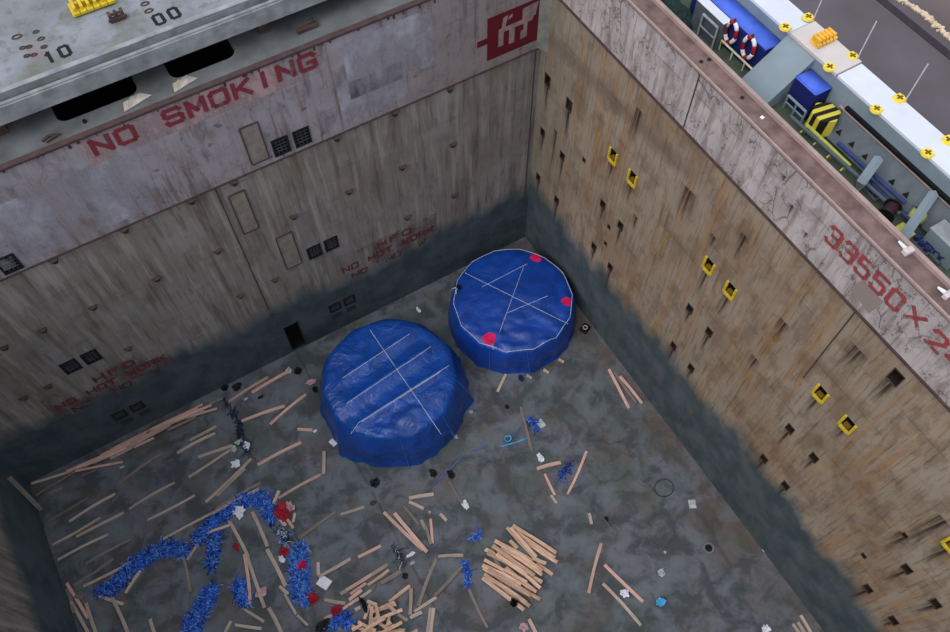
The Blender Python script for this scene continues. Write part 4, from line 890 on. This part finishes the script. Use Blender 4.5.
# ---------------------------------------------------------------- blue plastic strapping (nobody could count it)
def heap(path, n, label, hgt=.13, mats=('strapblue', 'strapsky', 'strapnavy'), wts=(.5, .3, .2), name='strapping_heap', L=(.16, .5)):
    pts = [(at(x, y, .02), w) for x, y, w in path]; seg = []
    for (a, wa), (b, wb_) in zip(pts[:-1], pts[1:]): seg.append(((b-a).length*(wa+wb_)+.01, a, b, wa, wb_))
    bm = bmesh.new()
    for k in range(n):
        _, a, b, wa, wb_ = random.choices(seg, [s_[0] for s_ in seg])[0]; u = random.random(); w = (wa+(wb_-wa)*u)*.56
        ang = random.random()*6.28; rr = w*min(1.25, abs(random.gauss(0, .55))); c = a.lerp(b, u)+Vector((math.cos(ang), math.sin(ang), 0))*rr
        top = hgt*max(.1, 1-(rr/w)**2); z = random.uniform(.01, top+.02); yaw = random.random()*6.28; l = random.uniform(*L); cv = random.uniform(-3.2, 3.2); tz = random.uniform(-.12, .12)
        d = Vector((math.cos(yaw), math.sin(yaw), 0)); p = c-d*l*.4; p.z = z; ww = random.uniform(.009, .02); tilt = random.uniform(-.35, .35); prev = None; mi = random.choices(range(len(mats)), wts)[0]
        for i in range(5):
            s_ = Vector((-math.sin(yaw), math.cos(yaw), tilt)).normalized()*ww; q = Vector(p); q.z = max(.012, z+tz*l*(i/4-.5)+.05*math.sin(i*1.6))
            A = bm.verts.new(q-s_); B = bm.verts.new(q+s_); A.co.z = max(.006, A.co.z); B.co.z = max(.006, B.co.z)
            if prev: f = bm.faces.new((prev[0], prev[1], B, A)); f.material_index = mi
            prev = (A, B); yaw += cv/5; p = p+Vector((math.cos(yaw), math.sin(yaw), 0))*l/4
    o = obj(name, bm, mats=[M[x] for x in mats]); c = sum((p for p, w in pts), Vector())/len(pts); c.z = 0
    o.data.transform(Matrix.Translation(-c)); o.location = c
    return tag(o, label, 'plastic strapping', kind='stuff')
heap([(98, 592, .2), (113, 589, .4), (125, 574, .42), (140, 562, .42), (158, 550, .4), (172, 547, .42), (187, 553, .3)], 1500, 'long trail of blue plastic strapping at the lower left ending near the left wall')
heap([(196, 542, .35), (205, 532, .42), (215, 521, .38), (228, 511, .38), (242, 501, .45), (258, 497, .52), (268, 506, .5), (272, 518, .35)], 1900, 'curved blue strapping heap beside the white cloth, below the scattered laths')
heap([(217, 534, .25), (213, 552, .28), (211, 567, .25)], 380, 'small tail of blue strapping hanging below the curved heap')
heap([(213, 588, .3), (206, 600, .42), (198, 614, .5), (190, 632, .6)], 1500, 'big bright blue strapping heap cut by the bottom edge at left')
heap([(240, 583, .35), (241, 592, .42), (246, 602, .3)], 600, 'small round blue strapping heap beside the pink rag')
heap([(300, 548, .38), (299, 560, .55), (299, 574, .55), (300, 590, .5), (308, 600, .4)], 1900, 'upright oval blue strapping heap with magenta bits left of the white card', wts=(.4, .45, .15))
heap([(330, 625, .3), (345, 615, .4), (350, 628, .4)], 200, 'thin pale blue strings at the bottom edge below the red tied plank', .08, name='string_tangle')
heap([(465, 564, .12), (468, 574, .16), (467, 586, .08)], 60, 'small blue strapping scrap left of the tidy lumber stack', .08)
heap([(472, 537, .25), (482, 533, .2)], 22, 'faint dark blue strings above the tidy lumber stack', .03, name='string_tangle')
heap([(558, 480, .2), (564, 472, .28), (570, 466, .15)], 45, 'dark blue strings between two pinkish planks in the middle', .05, mats=('strapblue', 'strapnavy', 'string'), name='string_tangle')
heap([(527, 424, .15), (533, 420, .3), (537, 430, .15)], 40, 'blue strapping scrap beside the white box near the upright dirty plank', .08)
heap([(226, 398, .08), (233, 412, .12), (240, 424, .3), (241, 440, .35), (250, 455, .3)], 130, 'dark string tangle running down between the scattered laths', .06, mats=('string', 'black', 'strapnavy'), name='string_tangle')
heap([(393, 548, .3), (402, 556, .4), (404, 568, .3)], 50, 'grey string tangle around the white scraps in the middle', .03, mats=('string', 'shipgrey_dk', 'rope'), wts=(.6, .3, .1), name='string_tangle')
heap([(279, 530, .3), (287, 540, .35)], 110, 'pale grey plastic film scraps below the red heap', .06, mats=('string', 'rope', 'strapsky'), wts=(.6, .2, .2), name='film_scraps')
# thin rods and ropes
for pts, r, m_, lab, nm in (([(434.7, 484), (464, 455)], .022, 'brope', 'thin straight blue rod lying below the front drum', 'thin_rod'), ([(472.7, 451), (487, 446)], .022, 'brope', 'short thin blue rod between the two drums and the lumber', 'thin_rod'),
                            ([(500.5, 446.5), (514, 443), (527, 438)], .035, 'ltblue', 'bright blue curved pipe touching the upright dirty plank', 'thin_pipe'), ([(512, 437), (521, 427)], .02, 'brope', 'thin blue cord rising from the blue ring', 'cord')):
    bm = bmesh.new(); tube(bm, [at(x, y, .04) for x, y in pts], r, 6); o = obj(nm, bm, M[m_]); tag(o, lab, 'rope')
p = at(508, 439, 0); bm = bmesh.new()
for s_ in range(3): tube(bm, [(.13*math.cos(a_*math.pi/8)*(1+.1*s_), .11*math.sin(a_*math.pi/8)*(1+.1*s_), .03+.03*s_) for a_ in range(16)], .022, 5, closed=True)
o = obj('rope_coil', bm, M['ltblue']); o.location = (p.x, p.y, 0); tag(o, 'small bright blue rope coil above the curved blue pipe', 'rope')

# ---------------------------------------------------------------- scraps
def blob(name, px, py, w, d, h, mat, lab, cat, rz=0.0, seed=None, z=0.0):
    p = at(px, py, z+h*.4); bm = bmesh.new(); bmesh.ops.create_icosphere(bm, subdivisions=3, radius=1); sd = seed or px
    for v in bm.verts:
        k = 1+.65*noise.noise(v.co*1.5+Vector((sd, 0, 0)))+.45*noise.noise(v.co*3.3+Vector((0, sd, 0))); v.co = Vector((v.co.x*w*.5*k, v.co.y*d*.5*k, max(0, (v.co.z*.5+.42)*h*k)))
    o = obj(name, bm, M[mat]); o.location = (p.x, p.y, z+.004); o.rotation_euler.z = rz; return tag(o, lab, cat)
def card(name, px, py, w, d, mat, lab, cat, rz=0.0, h=.03, z=0.0):
    p = at(px, py, z+h); bm = bmesh.new(); bmesh.ops.create_grid(bm, x_segments=5, y_segments=5, size=1)
    for v in bm.verts: v.co = Vector((v.co.x*w/2, v.co.y*d/2, h+.03*noise.noise(Vector((v.co.x*2+px, v.co.y*2, 0)))))
    g_ = bmesh.ops.extrude_face_region(bm, geom=bm.faces[:]); 
    for v in g_['geom']:
        if isinstance(v, bmesh.types.BMVert): v.co.z = .003
    bmesh.ops.recalc_face_normals(bm, faces=bm.faces[:])
    o = obj(name, bm, M[mat]); o.location = (p.x, p.y, z); o.rotation_euler.z = rz; return tag(o, lab, cat)
M['greyw'] = simple('grey_white', (176, 182, 184), .7)
for q in ((374.7, 483, .42, .34, .1, 'black', 'black rag lying alone below the front drum'), (373, 503, .25, .2, .06, 'rim_dark', 'small dark stain-like rag just under the larger black rag'), (433, 473, .3, .34, .12, 'black', 'black rag left of the thin straight blue rod'), (451, 474.5, .28, .34, .12, 'black', 'black rag right of the thin straight blue rod'),
          (507, 407, .18, .2, .05, 'black', 'tiny dark scrap left of the upright dirty plank'), (225, 388, .24, .3, .14, 'black', 'narrow black rag at the foot of the back wall, leftmost of three'), (237, 387, .4, .34, .12, 'black', 'wide black rag touching the pinkish lath by the back wall'), (298, 371, .3, .32, .12, 'black', 'black rag right of the curved lath end'),
          (315, 389.5, .2, .3, .15, 'black', 'black scrap tucked against the front drum on its left'), (260.5, 397, .25, .14, .05, 'black', 'small black scrap under the pinkish laths by the back wall'), (226, 404, .1, .5, .04, 'string', 'thin dark strip crossing the lath bundle end'), (514, 603, .24, .3, .5, 'black', 'black rag on the lower edge of the tidy lumber stack'),
          (364, 605, .16, .6, .2, 'black', 'curved black strip on the criss-cross jumble'), (323, 625, .6, .35, .12, 'black', 'black rag at the bottom edge left of the red tied plank'), (272, 525, .2, .2, .08, 'strapnavy', 'dark blue scrap at the lower end of the curved strapping heap'), (606, 519, .2, .16, .07, 'black', 'small dark knot on a twig right of the middle floor'), (521, 378, .2, .3, .16, 'strapnavy', 'dark scrap at the foot of the rear drum'),
          (405, 576, .2, .2, .06, 'black', 'small dark scrap below the grey string tangle')):
    blob('rag', *q, 'rag')
for q in ((235.5, 464, .34, .34, .12, 'white', 'small white bag left of the crossing laths'), (234, 449, .22, .3, .1, 'greyw', 'grey-white scrap, lowest of three by the string tangle'), (239, 442, .3, .2, .1, 'greyw', 'grey-white scrap, topmost of three by the string tangle'), (246.5, 446, .26, .34, .1, 'white', 'grey-white scrap, rightmost of three by the string tangle'),
          (238.6, 511, .46, .55, .14, 'white', 'big white cloth lying on the curved blue strapping heap'), (465.6, 505, .24, .34, .12, 'white', 'white bag at the end of the thin dirty plank in the middle'), (540.5, 458, .22, .34, .14, 'white', 'white crumpled carton above the short pinkish plank'), (624.6, 593.5, .3, .28, .12, 'white', 'white crumpled bag between two long planks at lower right'),
          (661.5, 573, .28, .24, .1, 'greyw', 'white and black scrap above the light blue plastic'), (764, 550, .12, .2, .05, 'white', 'tiny white scrap at the foot of the right wall'), (766, 629, .3, .26, .12, 'white', 'white bag at the bottom edge near the right wall'), (524, 627, .32, .3, .12, 'pink', 'lilac-white bag at the bottom edge below the tidy stack'),
          (411, 554.5, .36, .14, .08, 'white', 'bright white scrap in the grey string tangle'), (412, 563, .2, .12, .06, 'greyw', 'small greyish scrap below the bright white one'), (418.6, 310, .14, .3, .06, 'white', 'white paper scrap by the back wall behind the two drums'), (471, 412, .16, .16, .06, 'greyw', 'small pale scrap right of the front drum'),
          (456, 437, .14, .2, .06, 'greyw', 'small pale scrap at the lower right foot of the front drum'), (494.5, 366.7, .3, .16, .1, 'white', 'white scrap at the lower left foot of the rear drum'), (315, 431, .16, .12, .05, 'white', 'white scrap at the right end of the short pinkish plank'), (311, 382, .4, .22, .08, 'pink', 'pale lilac cloth beside the left foot of the front drum'), (122, 467, .2, .08, .04, 'greyw', 'small pale scrap by the long leaning lath at left'),
          (246, 399, .18, .1, .05, 'greyw', 'small pale curl below the pinkish laths by the wall'), (665, 552, .1, .1, .03, 'greyw', 'tiny pale chip above the white and black scrap'), (282, 532, .3, .3, .08, 'greyw', 'pale film ball just below the red heap')):
    blob('litter', *q, 'litter')
for q in ((333, 442.5, .22, .34, 'white', 'white card at the foot of the front drum', 'card', .3), (541, 423.5, .28, .38, 'greyw', 'white box lid beside the upright dirty plank', 'card', .1), (692.4, 504, .3, .36, 'greyw', 'pale grey square plate alone on the right floor', 'card', -.5), (324, 582.5, .42, .5, 'white', 'white card beside the oval blue strapping heap', 'card', .5)):
    card('card', *q)
for q in ((283, 512, .6, .7, .2, 'red', 'dull red plastic heap at the right end of the curved strapping'), (236, 547, .2, .34, .07, 'red', 'small dark red scrap left of the long pale planks'), (284, 552, .34, .34, .12, 'red', 'dark red scrap at the upper left of the oval blue heap'), (302, 565, .34, .3, .30, 'magenta', 'magenta scrap on top of the oval blue heap'),
          (312, 598, .46, .46, .2, 'red', 'round red bundle under the oval blue heap'), (336, 610, .4, .3, .18, 'red', 'red cloth tied round a plank near the bottom edge'), (247, 594, .26, .26, .14, 'red', 'dark red scrap between the small blue heap and the pink rag'), (261, 592, .4, .34, .12, 'pink', 'pink rag lying across the long pale plank'), (290, 506, .3, .5, .26, 'pink', 'pink cloth on the dull red heap'),
          (248.5, 601, .2, .3, .1, 'pink', 'small pale pink roll beside the small blue heap'), (282, 559, .18, .34, .1, 'white', 'white scrap at the left edge of the oval blue heap')):
    blob('plastic_scrap', *q, 'scrap')
blob('plastic_scrap', 660.5, 602, .34, .26, .12, 'ltblue', 'light blue plastic scrap alone at the lower right', 'scrap')
# small gear round the rear drum
p = at(583, 329, .15); t = thing('shackle_block', 'black metal block with ring at the right foot of the rear drum', 'block', (p.x+.12, p.y, 0), .4); bm = bmesh.new(); box(bm, -.22, .22, -.18, .18, 0, .18); bevel(bm, .03); obj('body', bm, M['black'], t)
bm = bmesh.new(); tube(bm, [(.1*math.cos(a_*math.pi/6), .1*math.sin(a_*math.pi/6), .2) for a_ in range(12)], .025, 5, closed=True); obj('ring', bm, M['greyw'], t)
for px, py, lab in ((527, 375, 'pale wooden block at the foot of the rear drum, leftmost of three'), (544, 369.5, 'pale wooden block at the foot of the rear drum, middle of three'), (559, 359, 'pale wooden block at the foot of the rear drum, rightmost of three')):
    p = at(px, py, .08); bm = bmesh.new(); box(bm, -.06, .06, -.14, .14, 0, .1); bevel(bm, .01); o = obj('wooden_block', bm, M['wood']); o.location = (p.x+.05, p.y-.12, .004); o.rotation_euler.z = .4; tag(o, lab, 'block', 'blocks at the rear drum')
p = at(459, 289, 1.7); t = thing('rope_knot', 'black knot with white tails on the left rim of the rear drum', 'knot', (p.x, p.y, zr(p.x-cR[0], p.y-cR[1])+.01)); bm = bmesh.new(); bmesh.ops.create_icosphere(bm, subdivisions=2, radius=.13)
for v in bm.verts: v.co = v.co*(1+.3*noise.noise(v.co*9)); v.co.z = max(0, v.co.z+.08)
obj('knot', bm, M['black'], t)
for s_ in (-1, 1): bm = bmesh.new(); tube(bm, [(-.05, 0, .1), (-.2, s_*.08, .08), (-.28, s_*.16-.05, .02)], .02, 5); obj('tail', bm, M['rope'], t)
# floor drain, twig
p = at(708.7, 548, 0); t = thing('floor_socket', 'round floor socket with dark hole near the right wall', 'socket', (p.x, p.y, 0)); bm = bmesh.new(); tube(bm, [(.2*math.cos(a_*math.pi/10), .2*math.sin(a_*math.pi/10), .02) for a_ in range(20)], .05, 6, closed=True)
for v in bm.verts: v.co.z = max(0.002, v.co.z)
obj('ring', bm, simple('ring_steel', (112, 114, 116), .6), t); bm = bmesh.new(); cyl(bm, (0, 0), .14, .14, .003, .012, 16); obj('hole', bm, M['black'], t)
bm = bmesh.new(); tube(bm, [(.42*math.cos(a_*math.pi/14), .36*math.sin(a_*math.pi/14), .012) for a_ in range(28)], .018, 5, closed=True); p = at(664, 488, 0); o = obj('wire_ring', bm, M['string']); o.location = (p.x, p.y, 0.004); tag(o, 'large thin dark wire ring lying on the right floor', 'ring')
bm = bmesh.new(); tube(bm, [at(603, 518, .05), at(608, 524, .04), at(612, 530, .02)], .025, 5); tag(obj('twig', bm, M['wood_dull']), 'thin curved twig on the right floor beside a stubby upright lath', 'twig')
bm = bmesh.new(); tube(bm, [at(286, 371, .06), at(289, 367.5, .08), at(291, 370, .07), at(290, 374, .05)], .05, 6); tag(obj('white_hose_end', bm, M['greyw']), 'curved white hose end at the tip of a pinkish lath by the wall', 'hose')
